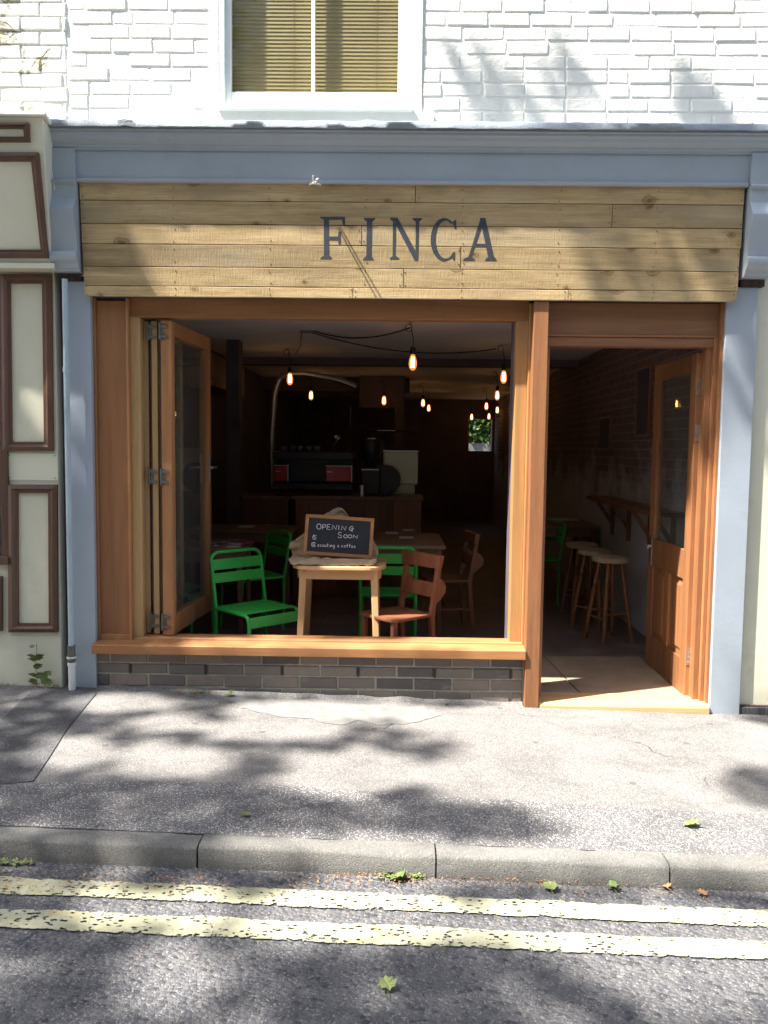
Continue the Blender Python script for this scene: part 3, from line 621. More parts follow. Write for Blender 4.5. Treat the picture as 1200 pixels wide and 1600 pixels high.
# --- entrance door, opened inward flat against the side wall
D = empty('entrance_door'); D.parent = B; D['label'] = 'glazed hardwood door with two lower panels standing open inward'
dy0, dy1 = .13, .935; X0, X1 = 1.79, 1.836; dt = 2.075
m = MB(); m.box(X0, X1, dy0, dy0+.10, -.01, dt, 0, .6); m.box(X0, X1, dy1-.10, dy1, -.01, dt, 0, .5)
m.box(X0+.001, X1-.001, dy0+.10, dy1-.10, dt-.11, dt, 0, .3); m.box(X0+.001, X1-.001, dy0+.10, dy1-.10, .70, .885, 0, .35); m.box(X0+.001, X1-.001, dy0+.10, dy1-.10, -.01, .21, 0, .3)
ym = (dy0+dy1)/2; m.box(X0+.001, X1-.001, ym-.045, ym+.045, .21, .70, 0, .7)
m.build('door_rail_frame', M['redwood'], D, .004)
m = MB()
for a, b in ((dy0+.10, ym-.045), (ym+.045, dy1-.10)):
    m.box(X0+.016, X1-.016, a, b, .21, .70, 0, .5)
    a2, b2 = a+.03, b-.03; m.hexa([(X0+.006, a2+.02, .26), (X0+.016, a2, .24), (X0+.016, b2, .24), (X0+.006, b2-.02, .26), (X0+.006, a2+.02, .65), (X0+.016, a2, .67), (X0+.016, b2, .67), (X0+.006, b2-.02, .65)], 0, .6)
m.build('door_panel', M['redwood'], D, .002)
MB().box(X0+.018, X0+.024, dy0+.10, dy1-.10, .885, dt-.11).build('door_glass', M['glass'], D)
m = MB(); hz = .80; m.box(X0-.006, X0, dy1-.075, dy1-.035, hz-.10, hz+.10); m.tube([(X0-.004, dy1-.055, hz+.03), (X0-.05, dy1-.055, hz+.03), (X0-.055, dy1-.075, hz+.03), (X0-.055, dy1-.17, hz+.028)], .009, 8); m.build('door_handle', M['chrome'], D, smooth=True)
for z in (.22, 1.28, 1.70) if False else (.235, 1.60, 1.87):
    m = MB(); m.box(X0+.004, X1, dy0-.004, dy0, z-.05, z+.05); m.box(1.818, 1.85, .124, .13, z-.05, z+.05) if False else None; m.tube([(X1+.004, dy0-.008, z-.05), (X1+.004, dy0-.008, z+.05)], .007, 8)
    for zz in (-.03, 0, .03): m.lathe([(.005, 0), (.004, .002)], (X0+.018, dy0-.006, z+zz), 8, 0, .5, Matrix.Rotation(rad(90), 3, 'X'))
    m.build('door_hinge', M['chrome'], D, .001)
m = MB(); m.prism([(-.045, -.075), (-.045, -.03), (-.035, -.012), (.16, -.006), (.16, -.075)], 'x', .873, 1.885, 0, .8); m.build('door_threshold', M['ash_x'], B, .004)
# --- bifold leaves, folded in a stack at the left
def leaf(xc, yn, zt=2.225, zb=.338, w=.60, th=.052, lab=None, rot=0, knuckle=True):
    e = empty('folding_window_leaf', (xc, yn, 0), rot); e.parent = B
    if lab: e['label'] = lab
    st = .055; m = MB(); h = th/2
    m.box(-h, h, 0, st, zb, zt, 0, .5); m.box(-h, h, w-st, w, zb, zt, 0, .4); m.box(-h+.001, h-.001, st, w-st, zt-.085, zt, 0, .35); m.box(-h+.001, h-.001, st, w-st, zb, zb+.12, 0, .4)
    m.build('leaf_frame', M['pale_wood'] if rot == 0 else M['cedar'], e, .004)
    MB().box(-.008, .008, st, w-st, zb+.12, zt-.085).build('leaf_glass', M['glass'], e)
    MB().box(-h-.007, -h-.001, .004, .05, zb, zt).build('rubber_seal', M['winedark'], e)
    return e
l1 = leaf(-1.501, .12, th=.032); l2 = leaf(-1.443, .10, th=.036); l3 = leaf(-1.364, .07, th=.066, lab='innermost folding leaf with steel lever handle', rot=rad(-4), w=.80)
l1['label'] = 'thin folded leaf nearest the left jamb'
for l, zz in ((l2, (.42, 1.30, 2.16)), (l3, (.42, 1.30, 2.16))):
    for z in zz:
        m = MB(); m.box(-.03, -.012, -.006, 0, z-.045, z+.045); m.tube([(-.034, -.008, z-.05), (-.034, -.008, z+.05)], .008, 8)
        for q in (-.03, .03): m.box(-.03, .012, -.012, -.006, z+q-.008, z+q+.008)
        m.build('leaf_hinge', M['oldmetal'], l, .001)
m = MB(); hx = .034; m.box(hx, hx+.006, .80-.05, .80-.025, 1.23, 1.42); m.tube([(hx, .762, 1.34), (hx+.045, .762, 1.34), (hx+.05, .75, 1.34), (hx+.05, .64, 1.338)], .008, 8); m.build('leaf_handle', M['chrome'], l3, smooth=True)
# --- interior shell
ZC, YB_, XL, XR = 2.5, 12.5, -1.95, 2.06
tag(MB().box(XL-.3, XR+.3, .0, YB_+.2, -.3, -.02).build('floor', M['floor']), kind='structure')
tag(MB().box(XL, XR, .27, YB_, ZC, ZC+.1).build('ceiling', M['ceil']), kind='structure')
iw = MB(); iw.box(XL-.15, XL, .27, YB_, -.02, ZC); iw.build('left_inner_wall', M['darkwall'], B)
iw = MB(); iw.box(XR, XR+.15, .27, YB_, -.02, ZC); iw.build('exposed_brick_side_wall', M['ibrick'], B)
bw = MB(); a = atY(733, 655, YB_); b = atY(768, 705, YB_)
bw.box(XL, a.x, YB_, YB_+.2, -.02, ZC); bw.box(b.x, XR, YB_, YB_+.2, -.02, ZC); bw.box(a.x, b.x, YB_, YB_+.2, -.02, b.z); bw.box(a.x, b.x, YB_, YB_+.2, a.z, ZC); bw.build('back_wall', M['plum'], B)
m = MB(); m.box(a.x, b.x, YB_-.02, YB_+.02, a.z, a.z+.03); m.box(a.x-.03, a.x, YB_-.02, YB_+.02, b.z, a.z+.03); m.box(b.x, b.x+.03, YB_-.02, YB_+.02, b.z, a.z+.03); m.build('back_window_frame', M['oldwood'], B)
# partitions, dropped beams and door openings deep inside
m = MB(); p0 = atY(562, 600, 6.9).x; p1 = atY(632, 600, 6.9).x; m.box(p0, p1, 6.9, 7.02, 2.05, ZC); m.box(p1-.13, p1, 6.88, 7.02, -.02, 2.05); m.build('inner_partition', M['plum'], B)
m = MB(); m.box(XL, XR, 4.6, 4.8, 2.42, ZC); m.build('ceiling_beam', M['plum'], B); m = MB(); m.box(XL, .2, 7.3, 7.5, 2.3, ZC); m.build('ceiling_beam', M['plum'], B)
m = MB(); m.box(XL, -1.7, 2.9, 4.5, 2.05, 2.35, 0, .3); m.build('wall_shelf_board', M['tablewood'], B)
m = MB(); m.box(-1.62, -1.50, 3.1, 3.3, -.02, ZC); m.build('dark_column', M['darkwall'], B)
m = MB(); m.box(1.84, XR, 1.0, 3.1, 1.02, 1.055, 0, .4); m.build('wall_ledge', M['oldwood'], B, .004)
for y in (1.2, 1.75, 2.35, 2.9):
    m = MB(); m.beam((XR-.01, y, .80), (1.90, y, 1.01), .03, .03); m.box(XR-.03, XR, y-.02, y+.02, .70, 1.02); m.build('ledge_bracket', M['oldwood'], B)
# --- neighbours
# left shop: leaning fascia box, framed panels, window
N = empty('left_neighbour_shop', (-2.5, 0, 0), 0, 'cream shopfront with dark brown framed panels beside the downpipe', 'building')
def nb(mb, name, mat, bevel=.004, **k):
    o = mb.build(name, mat, N, bevel, **k); o.location = (2.5, 0, 0); return o
m = MB(); m.box(-6, -1.985, -.02, .3, gz(-2.2)-.1, 2.55); nb(m, 'lower_wall', M['cream'])
m = MB(); yt, yb = -.34, -.12; zt, zb = atY(60, 183, yt).z, atY(80, 412, yb).z
NXR = -1.985
xt = atY(66, 183, yt).x; xb = atY(80, 409, yb).x
m.hexa([(-6, yb, zb), (xb, yb, zb), (NXR, .3, zb), (-6, .3, zb), (-6, yt, zt), (xt, yt, zt), (NXR-.01, .3, zt), (-6, .3, zt)]); nb(m, 'fascia_box', M['panelcream'])
m = MB(); m.hexa([(-6, yt-.03, zt), (xt+.03, yt-.03, zt), (NXR+.03, .02, zt+.02), (-6, .02, zt+.02), (-6, yt-.03, zt+.02), (xt+.03, yt-.03, zt+.02), (NXR+.03, .02, zt+.05), (-6, .02, zt+.05)]); nb(m, 'fascia_capping', M['peel'])
m = MB(); m.hexa([(-6, yb-.02, zb-.03), (xb+.025, yb-.02, zb-.03), (NXR+.015, .0, zb-.03), (-6, .0, zb-.03), (-6, yb-.02, zb), (xb+.025, yb-.02, zb), (NXR+.015, .0, zb), (-6, .0, zb)]); nb(m, 'fascia_foot_moulding', M['panelcream'])
def fly(z): return yb+(yt-yb)*(z-zb)/(zt-zb)
def frame_px(name, x0, x1, y0, y1, wpx, wpy, Yf, mat, parent, lean=None, skew=0):
    """picture-frame moulding with a chamfered section round a rectangle seen at these photo points"""
    def pt(px, py, o):
        p = atY(px, py, Yf)
        if lean:
            for _ in range(4): p = atY(px, py, lean(p.z))
        return Vector((p.x+2.5, p.y-o, p.z))
    out = [(x0, y0), (x1, y0), (x1+skew, y1), (x0+skew, y1)]; inn = [(x0+wpx, y0+wpy), (x1-wpx, y0+wpy), (x1+skew-wpx, y1-wpy), (x0+skew+wpx, y1-wpy)]
    mid = [((a[0]*.55+b[0]*.45), (a[1]*.55+b[1]*.45)) for a, b in zip(out, inn)]; mid2 = [((a[0]*.3+b[0]*.7), (a[1]*.3+b[1]*.7)) for a, b in zip(out, inn)]
    R_ = [[pt(*p, 0) for p in out], [pt(*p, .022) for p in out], [pt(*p, .030) for p in mid], [pt(*p, .016) for p in mid2], [pt(*p, .014) for p in inn], [pt(*p, -.004) for p in inn]]
    mb = MB(); vs = [p for r in R_ for p in r]
    for i in range(5):
        for k in range(4): mb.add([R_[i][k], R_[i][(k+1) % 4], R_[i+1][(k+1) % 4], R_[i+1][k]], [(0, 1, 2, 3)], 0, .3+.4*(k % 2))
    o = mb.build(name, mat, parent, smooth=True, angle=20); return o
frame_px('panel_frame', 2, 82, 429, 705, 15, 14.5, -.021, M['brownmould'], N, skew=3)
frame_px('panel_frame', 14.5, 91, 757, 987, 14.5, 13.5, -.021, M['brownmould'], N, skew=1)
frame_px('fascia_frame', -75, 62, 240, 404, 12, 13, 0, M['brownmould'], N, lean=fly, skew=15)
frame_px('fascia_frame', -110, 47, 194, 223, 9, 8, 0, M['brownmould_x'], N, lean=fly, skew=1)
frame_px('fascia_frame', -190, -82, 240, 404, 12, 13, 0, M['brownmould'], N, lean=fly, skew=12)
frame_px('panel_frame', -60, 5, 900, 985, 8, 8, -.021, M['brownmould'], N)
pa = atY(12, 750, -.022); pb_ = atY(90, 708, -.022)
m = MB(); m.box(pa.x, pb_.x, -.026, -.02, pa.z, pb_.z)
for sx_ in (pa.x+.015, pb_.x-.015):
    for z_ in (pa.z+.015, pb_.z-.015): m.lathe([(.004, 0), (.003, .002)], (sx_, -.028, z_), 8, 1, .5, Matrix.Rotation(rad(90), 3, 'X'))
nb(m, 'screwed_plate', [M['panelcream'], M['nail']], .001)
wa = atY(12, 620, -.02); wz0 = atY(6, 868, -.02).z; wz1 = atY(6, 430, -.02).z
m = MB(); m.box(wa.x-.045, wa.x, -.045, .0, wz0, wz1); m.box(-4, wa.x, -.06, 0, wz0-.05, wz0); nb(m, 'shop_window_frame', M['brownmould'])
m = MB(); m.box(-4, wa.x-.045, -.028, -.022, wz0, wz1); nb(m, 'shop_window_pane', M['darkglass'], 0)
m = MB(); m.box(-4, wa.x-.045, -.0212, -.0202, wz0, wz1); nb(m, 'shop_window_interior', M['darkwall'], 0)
m = MB(); m.box(-6, -1.90, .03, .28, 3.1, 6.3)
Z = 3.3; r = 0
while Z < 6.2:
    x = -3.0-(.11 if r % 2 else 0)
    while x < -1.93: brick(m, x, min(x+.235, -1.905), .03, Z, rowh, .5, .008, .004); x += .235
    Z += rowh; r += 1
nb(m, 'upper_wall', M['peel'], 0)
# right neighbour
Rn = empty('right_neighbour_house', (3, 0, 0), 0, 'plain cream rendered wall right of the blue pilaster', 'building')
m = MB(); m.box(-.93, 3.4, .02, .3, -.05, 3.28); o = m.build('rendered_wall', M['cream'], Rn)
m = MB(); m.box(-.93, 3.4, -.012, .3, -.25, -.03); o = m.build('plinth', M['pave3'], Rn, .004)

# --- downpipe and cable
DP = empty('downpipe', (-1.955, -.075, gz(-1.95)), 0, 'thin pale blue downpipe with white plastic foot beside the left pilaster', 'drainpipe')
zg = gz(-1.95, -.07); px_ = atY(106, 700, -.075).x; dx_ = px_+1.955
def dpt(z): return (px_+1.955 - .0 + (z-1.2)*-.0, 0, z-zg)
m = MB(); m.tube([dpt(.24), dpt(2.43)], .0165, 12, closed=False); m.tube([dpt(1.9), dpt(1.93)], .02, 12); m.build('pipe', M['pipe'], DP, smooth=True)
m = MB(); m.tube([dpt(zg-.01), dpt(.20)], .0205, 12); m.build('lower_pipe', M['pvc'], DP, smooth=True)
m = MB(); m.tube([dpt(.20), dpt(.215), dpt(.225), dpt(.24), dpt(.26), dpt(.30)], [.021, .026, .020, .026, .021, .024], 12); m.build('pipe_coupling', M['oldmetal'], DP, smooth=True)
m = MB(); m.tube([dpt(.18), dpt(.20)], .024, 12); m.tube([dpt(.225), dpt(.235)], .028, 12); m.build('pipe_clip', M['pvc'], DP, smooth=True)
cpts = [(74, 206), (80, 228), (77, 238), (80, 262), (86, 300), (93, 340), (97, 380), (97, 395), (102, 415), (110, 428), (120, 432), (132, 430)]
P3 = [atY(x, y, -.20+(.17*min(1, (y-206)/224))) for x, y in cpts]
def smoothpts(P, n=5):
    out = []
    for i in range(len(P)-1):
        p0 = P[max(i-1, 0)]; p1 = P[i]; p2 = P[i+1]; p3 = P[min(i+2, len(P)-1)]
        for k in range(n):
            t = k/n; out.append(.5*((2*p1)+(p2-p0)*t+(2*p0-5*p1+4*p2-p3)*t*t+(-p0+3*p1-3*p2+p3)*t**3))
    return out+[P[-1]]
tag(MB().tube(smoothpts(P3), .0028, 6).build('loose_cable', M['pvc'], smooth=True), 'thin white cable hanging loose down the left pilaster', 'cable')
m = MB(); pnt = atY(492, 288, -.12); m.tube([pnt+Vector((-.03, 0, .0)), pnt+Vector((.0, -.02, .004)), pnt+Vector((.035, -.005, -.004))], [.006, .01, .004], 8)
m.tube([pnt, pnt+Vector((-.004, -.07, .006)), pnt+Vector((.002, -.135, .004))], .0045, 6); m.tube([pnt+Vector((.012, 0, 0)), pnt+Vector((.014, -.06, .008)), pnt+Vector((.03, -.10, .0))], .0045, 6); tag(m.build('cable_end', M['pvc'], smooth=True), 'small white cable stub sticking out under the blue frieze board', 'cable')

# ================================================================== FURNITURE
def green_chair(label):
    r = empty('green_metal_chair', label=label, cat='chair', group='green metal cafe chairs')
    w_, d_, sh = .40, .38, .445; tr = .0125
    def bx_(z): return d_/2+.0+(z-sh)*.16          # back leans away (+y)
    arc = []
    for s in (-1, 1):
        m = MB(); m.tube([(s*w_/2, bx_(0)+.06, 0), (s*w_/2, bx_(sh)-.005, sh)], tr, 10); m.build('leg', M['green'], r, smooth=True)
        m = MB(); m.tube([(s*w_/2, -d_/2-.015, 0), (s*w_/2, -d_/2, sh-.05), (s*w_/2, -d_/2+.012, sh-.018), (s*w_/2, -d_/2+.045, sh-.008), (s*w_/2, d_/2-.01, sh-.008)], tr, 10); m.build('leg', M['green'], r, smooth=True)
    zt = .80; pts = [(-w_/2, bx_(sh)-.005, sh)]+[(-w_/2, bx_(zt-.06), zt-.06)]
    for k in range(1, 7):
        a = PI - k*PI/12; pts.append((-w_/2+.06+.06*math.cos(a), bx_(zt), zt-.06+.06*math.sin(a)))
    pts += [(-x, y, z) for x, y, z in pts[::-1]]
    m = MB(); m.tube(pts, tr, 10); m.build('back_frame', M['green'], r, smooth=True)
    for z0_, z1_ in ((.685, .755), (.60, .665)):
        m = MB(); m.hexa([(-w_/2, bx_(z0_)-.006, z0_), (w_/2, bx_(z0_)-.006, z0_), (w_/2, bx_(z0_)+.0, z0_), (-w_/2, bx_(z0_), z0_), (-w_/2, bx_(z1_)-.006, z1_), (w_/2, bx_(z1_)-.006, z1_), (w_/2, bx_(z1_), z1_), (-w_/2, bx_(z1_), z1_)]); m.build('backrest', M['green'], r, .002)
    m = MB(); ns = 5; sw = (d_-.03)/ns
    for i in range(ns): m.box(-w_/2, w_/2, -d_/2+.03+i*sw+.002, -d_/2+.03+(i+1)*sw-.002, sh, sh+.006)
    m.build('seat', M['green'], r, .002)
    m = MB(); m.box(-w_/2, w_/2, -d_/2-.012, -d_/2-.006, sh-.085, sh-.015); m.build('seat_apron', M['green'], r, .002)
    return r
FL = -.02
gc = green_chair('bright green metal chair angled beside the folding window leaf, in front')
place(gc, (-.90, .535, FL), rad(45))
def faces(o): return o
g2 = place(copy_tree(gc), (-.04, 1.22, FL), rad(180), 'green metal chair seen from behind, half hidden by the brown chapel chair')
g3 = place(copy_tree(gc), (-1.17, 1.95, FL), rad(-55), 'dim green metal chair just behind the bright green one')
g4 = place(copy_tree(gc), (-1.62, 1.25, FL), rad(80), 'dim green metal chair seen through the folding window glass')
g5 = place(copy_tree(gc), (1.38, 3.3, FL), rad(-75), 'dark green metal chair deep inside behind the bar stools')
# chapel chair with book box cheeks
def chapel_chair(label):
    r = empty('chapel_chair', label=label, cat='chair', group='brown wooden chapel chairs'); sh = .45
    m = MB(); n = 16; pts = []
    for (x, y, rr) in ((-.19, -.19, .04), (.19, -.19, .04), (.175, .17, .01), (-.175, .17, .01)):
        pts.append((x, y))
    m.prism([(-.175, -.20), (0, -.21), (.175, -.20), (.195, -.17), (.18, .17), (-.18, .17), (-.195, -.17)], 'z', sh-.022, sh, 0, .4); m.build('seat', M['chapel'], r, .005)
    for s in (-1, 1):
        m = MB(); m.bar((s*.165, -.17, 0), (s*.16, -.165, sh-.022), .028, .028, 0, .5, (.038, .038)); m.build('leg', M['chapel'], r, .004)
        m = MB(); m.bar((s*.165, .21, 0), (s*.165, .165, sh-.03), .03, .034, 0, .5, (.032, .04)); m.bar((s*.165, .165, sh-.03), (s*.165, .23, .80), .032, .04, 0, .5, (.03, .03)); m.build('leg', M['chapel'], r, .003)
        # cheek of the book box
        m = MB(); P = [(.19, .50), (.235, .53), (.285, .575), (.292, .62), (.262, .66), (.235, .68), (.205, .66)]; m.prism(P, 'x', s*.165-.012, s*.165+.012, 0, .6); m.build('book_box_cheek', M['chapel'], r, .004)
    m = MB(); m.prism([(.195, .745), (.225, .745), (.245, .815), (.25, .832), (.2, .836), (.2, .82)], 'x', -.20, .20, 0, .5); m.build('top_rail', M['chapel'], r, .004)
    m = MB(); m.prism([(.175, .555), (.19, .555), (.205, .65), (.19, .65)], 'x', -.155, .155, 0, .4); m.box(-.155, .155, .262, .274, .545, .60, 0, .4); m.box(-.155, .155, .19, .262, .548, .556, 0, .4); m.build('middle_rail', M['chapel'], r, .003)
    m = MB(); m.tube([(-.16, -.168, .20), (-.165, .19, .20)], .010, 8); m.tube([(.16, -.168, .20), (.165, .19, .20)], .010, 8); m.tube([(-.163, 0, .2), (.163, 0, .2)], .010, 8); m.tube([(-.16, -.168, .27), (.16, -.168, .27)], .010, 8); m.build('stretcher', M['chapel'], r, smooth=True)
    return r
cc1 = place(chapel_chair('nearer brown chapel chair with book box, facing left towards the sill'), (.03, .46, FL), rad(-50))
cc1.scale = (.94, .94, .98)
cc2 = place(copy_tree(cc1), (.44, 1.98, FL), rad(-80), 'farther brown chapel chair seen side on behind the nearer one')
# bar stools
def stool(label):
    r = empty('bar_stool', label=label, cat='stool', group='round bar stools along the brick wall'); h = .675
    MB().lathe([(.0, h), (.12, h), (.142, h-.008), (.147, h-.022), (.142, h-.04), (.12, h-.048), (0, h-.048)], n=28).build('seat', M['stoolseat'], r, smooth=True)
    T = []; Bt = []
    for k in range(4):
        a = rad(45+90*k); t_ = Vector((.085*math.cos(a), .085*math.sin(a), h-.04)); b_ = Vector((.185*math.cos(a), .185*math.sin(a), 0)); T.append(t_); Bt.append(b_)
        ps = []; rs = []
        for f_, q in ((0, .011), (.05, .015), (.14, .017), (.2, .013), (.215, .018), (.23, .013), (.3, .016), (.55, .0185), (.7, .015), (.715, .020), (.73, .015), (.745, .019), (.76, .014), (.9, .0165), (1, .013)):
            ps.append(b_.lerp(t_, f_)); rs.append(q)
        MB().tube(ps, rs, 10).build('leg', M['stoolleg'], r, smooth=True)
    for k in range(4):
        f_ = .30 if k % 2 else .36; a_ = Bt[k].lerp(T[k], f_); b_ = Bt[(k+1) % 4].lerp(T[(k+1) % 4], f_); mid = (a_+b_)/2
        MB().tube([a_, a_.lerp(b_, .3), mid, a_.lerp(b_, .7), b_], [.007, .009, .011, .009, .007], 8).build('stretcher', M['stoolleg'], r, smooth=True)
    return r
s1 = place(stool('nearest bar stool, standing frontmost beside the open door'), (1.715, 1.66, FL), rad(20))
place(copy_tree(s1), (1.70, 2.11, FL), rad(50), 'middle bar stool of the three, its seat overlapped by the nearest')
place(copy_tree(s1), (1.70, 2.60, FL), rad(10), 'farthest bar stool of the three, deepest along the brick wall')
# tables
def table(name, w_, d_, h, label, topm, legm, group=None, taper=True, leg=.05):
    r = empty(name, label=label, cat='table', group=group)
    MB().box(-w_/2, w_/2, -d_/2, d_/2, h-.028, h, 0, .5).build('tabletop', topm, r, .006)
    m = MB(); m.box(-w_/2+.05, w_/2-.05, -d_/2+.05, -d_/2+.07, h-.11, h-.028); m.box(-w_/2+.05, w_/2-.05, d_/2-.07, d_/2-.05, h-.11, h-.028); m.box(-w_/2+.05, -w_/2+.07, -d_/2+.07, d_/2-.07, h-.11, h-.028); m.box(w_/2-.07, w_/2-.05, -d_/2+.07, d_/2-.07, h-.11, h-.028); m.build('apron', topm, r, .002)
    for sx in (-1, 1):
        for sy in (-1, 1):
            m = MB(); m.bar((sx*(w_/2-.04), sy*(d_/2-.04), 0), (sx*(w_/2-.055), sy*(d_/2-.055), h-.028), leg*.6, leg*.6, 0, .5, (leg, leg)); m.build('leg', legm, r, .003)
    return r
t1 = place(table('cafe_table', .62, .95, .76, 'dark cafe table behind the back-turned green chair', M['tablewood'], M['oldwood'], 'dark cafe tables inside'), (.09, 1.95, FL))
t2 = place(copy_tree(t1), (-1.38, 2.75, FL), rad(90), 'dark cafe table at the back left, behind the dim green chair')
t3 = place(copy_tree(t1), (-1.37, 1.42, FL), rad(3), 'cafe table strewn with magazines behind the folding leaf')
t3.scale = (.85, .6, 1)
t4 = place(copy_tree(t1), (1.72, 3.75, FL), rad(0), 'dim cafe table beyond the bar stools')
# pale display table, rounded corners
TT = empty('display_table', (-.35, .555, FL), 0, 'small pale round-cornered table carrying the chalkboard, just inside the sill', 'table')
def rrect(w_, d_, r_, n=6):
    P = []
    for cx, cy, a0 in ((w_/2-r_, d_/2-r_, 0), (-w_/2+r_, d_/2-r_, 90), (-w_/2+r_, -d_/2+r_, 180), (w_/2-r_, -d_/2+r_, 270)):
        for k in range(n+1): a = rad(a0+90*k/n); P.append((cx+r_*math.cos(a), cy+r_*math.sin(a)))
    return P
TH = .758
MB().prism(rrect(.60, .52, .13), 'z', TH-.024, TH, 0, .6).build('tabletop', M['ash_x'], TT, .005)
m = MB(); po = rrect(.54, .46, .10); pi_ = rrect(.50, .42, .09); n = len(po)
vs = [(x, y, TH-.085) for x, y in po]+[(x, y, TH-.024) for x, y in po]+[(x, y, TH-.085) for x, y in pi_]+[(x, y, TH-.024) for x, y in pi_]
m.add(vs, [(i, (i+1) % n, n+(i+1) % n, n+i) for i in range(n)]+[(3*n+i, 3*n+(i+1) % n, 2*n+(i+1) % n, 2*n+i) for i in range(n)]+[(2*n+i, 2*n+(i+1) % n, (i+1) % n, i) for i in range(n)]); m.build('apron', M['ash_x'], TT)
for sx in (-1, 1):
    for sy in (-1, 1):
        m = MB(); m.bar((sx*.255, sy*.215, 0), (sx*.225, sy*.19, TH-.025), .036, .036, 0, .55+.1*sx, (.046, .046)); m.build('leg', M['ash'], TT, .004)
# burlap sack: a crumpled sheet over a stuffed mound
sk = MB(); NU, NV = 56, 60; vs = []
path = [(-.25, .004, .52), (-.215, .024, .56), (-.175, .034, .57), (-.15, .022, .55), (-.10, .02, .54), (-.06, .03, .55), (-.045, .08, .56), (-.03, .15, .585), (-.01, .22, .57), (.01, .28, .50), (.04, .325, .36), (.075, .335, .30), (.11, .31, .38), (.14, .20, .48), (.16, .08, .5), (.175, .02, .52)]   # y, z, width
for j in range(NV+1):
    f_ = j/NV*(len(path)-1); i0 = min(int(f_), len(path)-2); q = f_-i0; y, z, wd = [path[i0][k]*(1-q)+path[i0+1][k]*q for k in range(3)]
    for i in range(NU+1):
        u = i/NU-.5; x = u*wd; nn = mnoise.fractal(Vector((x*7+.3, j*.11, .2)), 1., 2., 4); fold = .5*math.sin(x*38+3*mnoise.noise(Vector((x*5, j*.08, 4))))+mnoise.noise(Vector((x*14, j*.22, 7)))
        hgt = max(0, min(1, z/.1)); z2 = z-.16*abs(u*2)**2.2*hgt*(z/.33)+.018*fold*(.35+.65*hgt)+.02*nn*hgt; y2 = y+.02*fold*hgt+.035*(.5-abs(mnoise.noise(Vector((x*11, j*.16, 3)))*2))*hgt - (.03*(abs(u)*2)**2*hgt)
        if z < .04: z2 = z+abs(fold)*.012
        vs.append((x+.012*mnoise.noise(Vector((x*4, j*.2, 12)))-.022, y2, max(.002, z2)))
sk.add(vs, [(j*(NU+1)+i, j*(NU+1)+i+1, (j+1)*(NU+1)+i+1, (j+1)*(NU+1)+i) for j in range(NV) for i in range(NU)])
sko = sk.build('hessian_sack', M['burlap'], smooth=True, angle=80, loc=(-.37, .575, FL+TH+.001)); tag(sko, 'crumpled brown hessian sack heaped behind and under the chalkboard', 'sack')
so_ = sko.modifiers.new('thick', 'SOLIDIFY'); so_.thickness = .003
# chalkboard
cbw, cbh = .445, .262
c0 = atY(529.5, 838, .46); CB = empty('chalkboard', (c0.x, .46, c0.z), 0, 'small wooden-framed chalkboard reading opening soon on the display table', 'sign'); CB.rotation_euler = (rad(-10), rad(3.4), rad(3))
m = MB(); fw = .022
m.box(-cbw/2, cbw/2, -.009, .009, cbh/2-fw, cbh/2, 0, .7); m.box(-cbw/2, cbw/2, -.009, .009, -cbh/2, -cbh/2+fw, 0, .5); m.box(-cbw/2, -cbw/2+fw, -.0095, .0095, -cbh/2+fw, cbh/2-fw, 0, .6); m.box(cbw/2-fw, cbw/2, -.0095, .0095, -cbh/2+fw, cbh/2-fw, 0, .6)
m.build('board_frame', M['cedar_x'], CB, .002)
MB().box(-cbw/2+fw, cbw/2-fw, -.003, .005, -cbh/2+fw, cbh/2-fw).build('board_face', M['chalkboard'], CB)
ck = MB()
TL, TRc, BLc = Vector((150, 105)), Vector((1005, 165)), Vector((110, 615))
ex, ey = TRc-TL, BLc-TL; det = ex.x*ey.y-ex.y*ey.x
def cbp(u, v):
    d = Vector((u, v))-TL; a = (d.x*ey.y-d.y*ey.x)/det; b = (ex.x*d.y-ex.y*d.x)/det
    return Vector((-cbw/2+a*cbw, -.0038, cbh/2-b*cbh))
def stroke(pts, r=.0019): ck.tube([cbp(*p) for p in pts], r, 5)
def ell(cx, cy, rx, ry, a0=0, a1=360, n=14): return [(cx+rx*math.cos(rad(a0+(a1-a0)*k/n)), cy+ry*math.sin(rad(a0+(a1-a0)*k/n))) for k in range(n+1)]
stroke(ell(310, 266, 27, 34)); stroke([(352, 303), (356, 240)]); stroke([(352, 243), (378, 238), (396, 250), (390, 270), (356, 278)])
stroke([(452, 240), (413, 238), (409, 300), (450, 305)]); stroke([(411, 270), (445, 272)]); stroke([(475, 305), (480, 246), (526, 306), (532, 250)]); stroke([(560, 250), (556, 308)])
stroke([(590, 313), (596, 257), (640, 314), (648, 264)]); stroke([(738, 276), (714, 264), (692, 282), (690, 304), (706, 318), (724, 312)]); stroke([(712, 294), (748, 294)]); stroke([(727, 296), (722, 332)])
stroke([(592, 347), (566, 338), (548, 356), (562, 372), (588, 382), (590, 402), (564, 410), (545, 398)]); stroke(ell(640, 390, 23, 21)); stroke(ell(697, 391, 24, 20)); stroke([(736, 413), (738, 373), (784, 414), (792, 377)])
stroke([(246, 370), (233, 396), (236, 424), (270, 429)]); stroke([(246, 372), (262, 380), (242, 393)]); stroke([(264, 396), (254, 408), (279, 413)]); stroke([(270, 378), (281, 381)])
stroke(ell(242, 492, 26, 26, 30, 330)); stroke(ell(240, 492, 9, 10), .0012); stroke([(250, 484), (252, 503), (264, 506)], .0012)
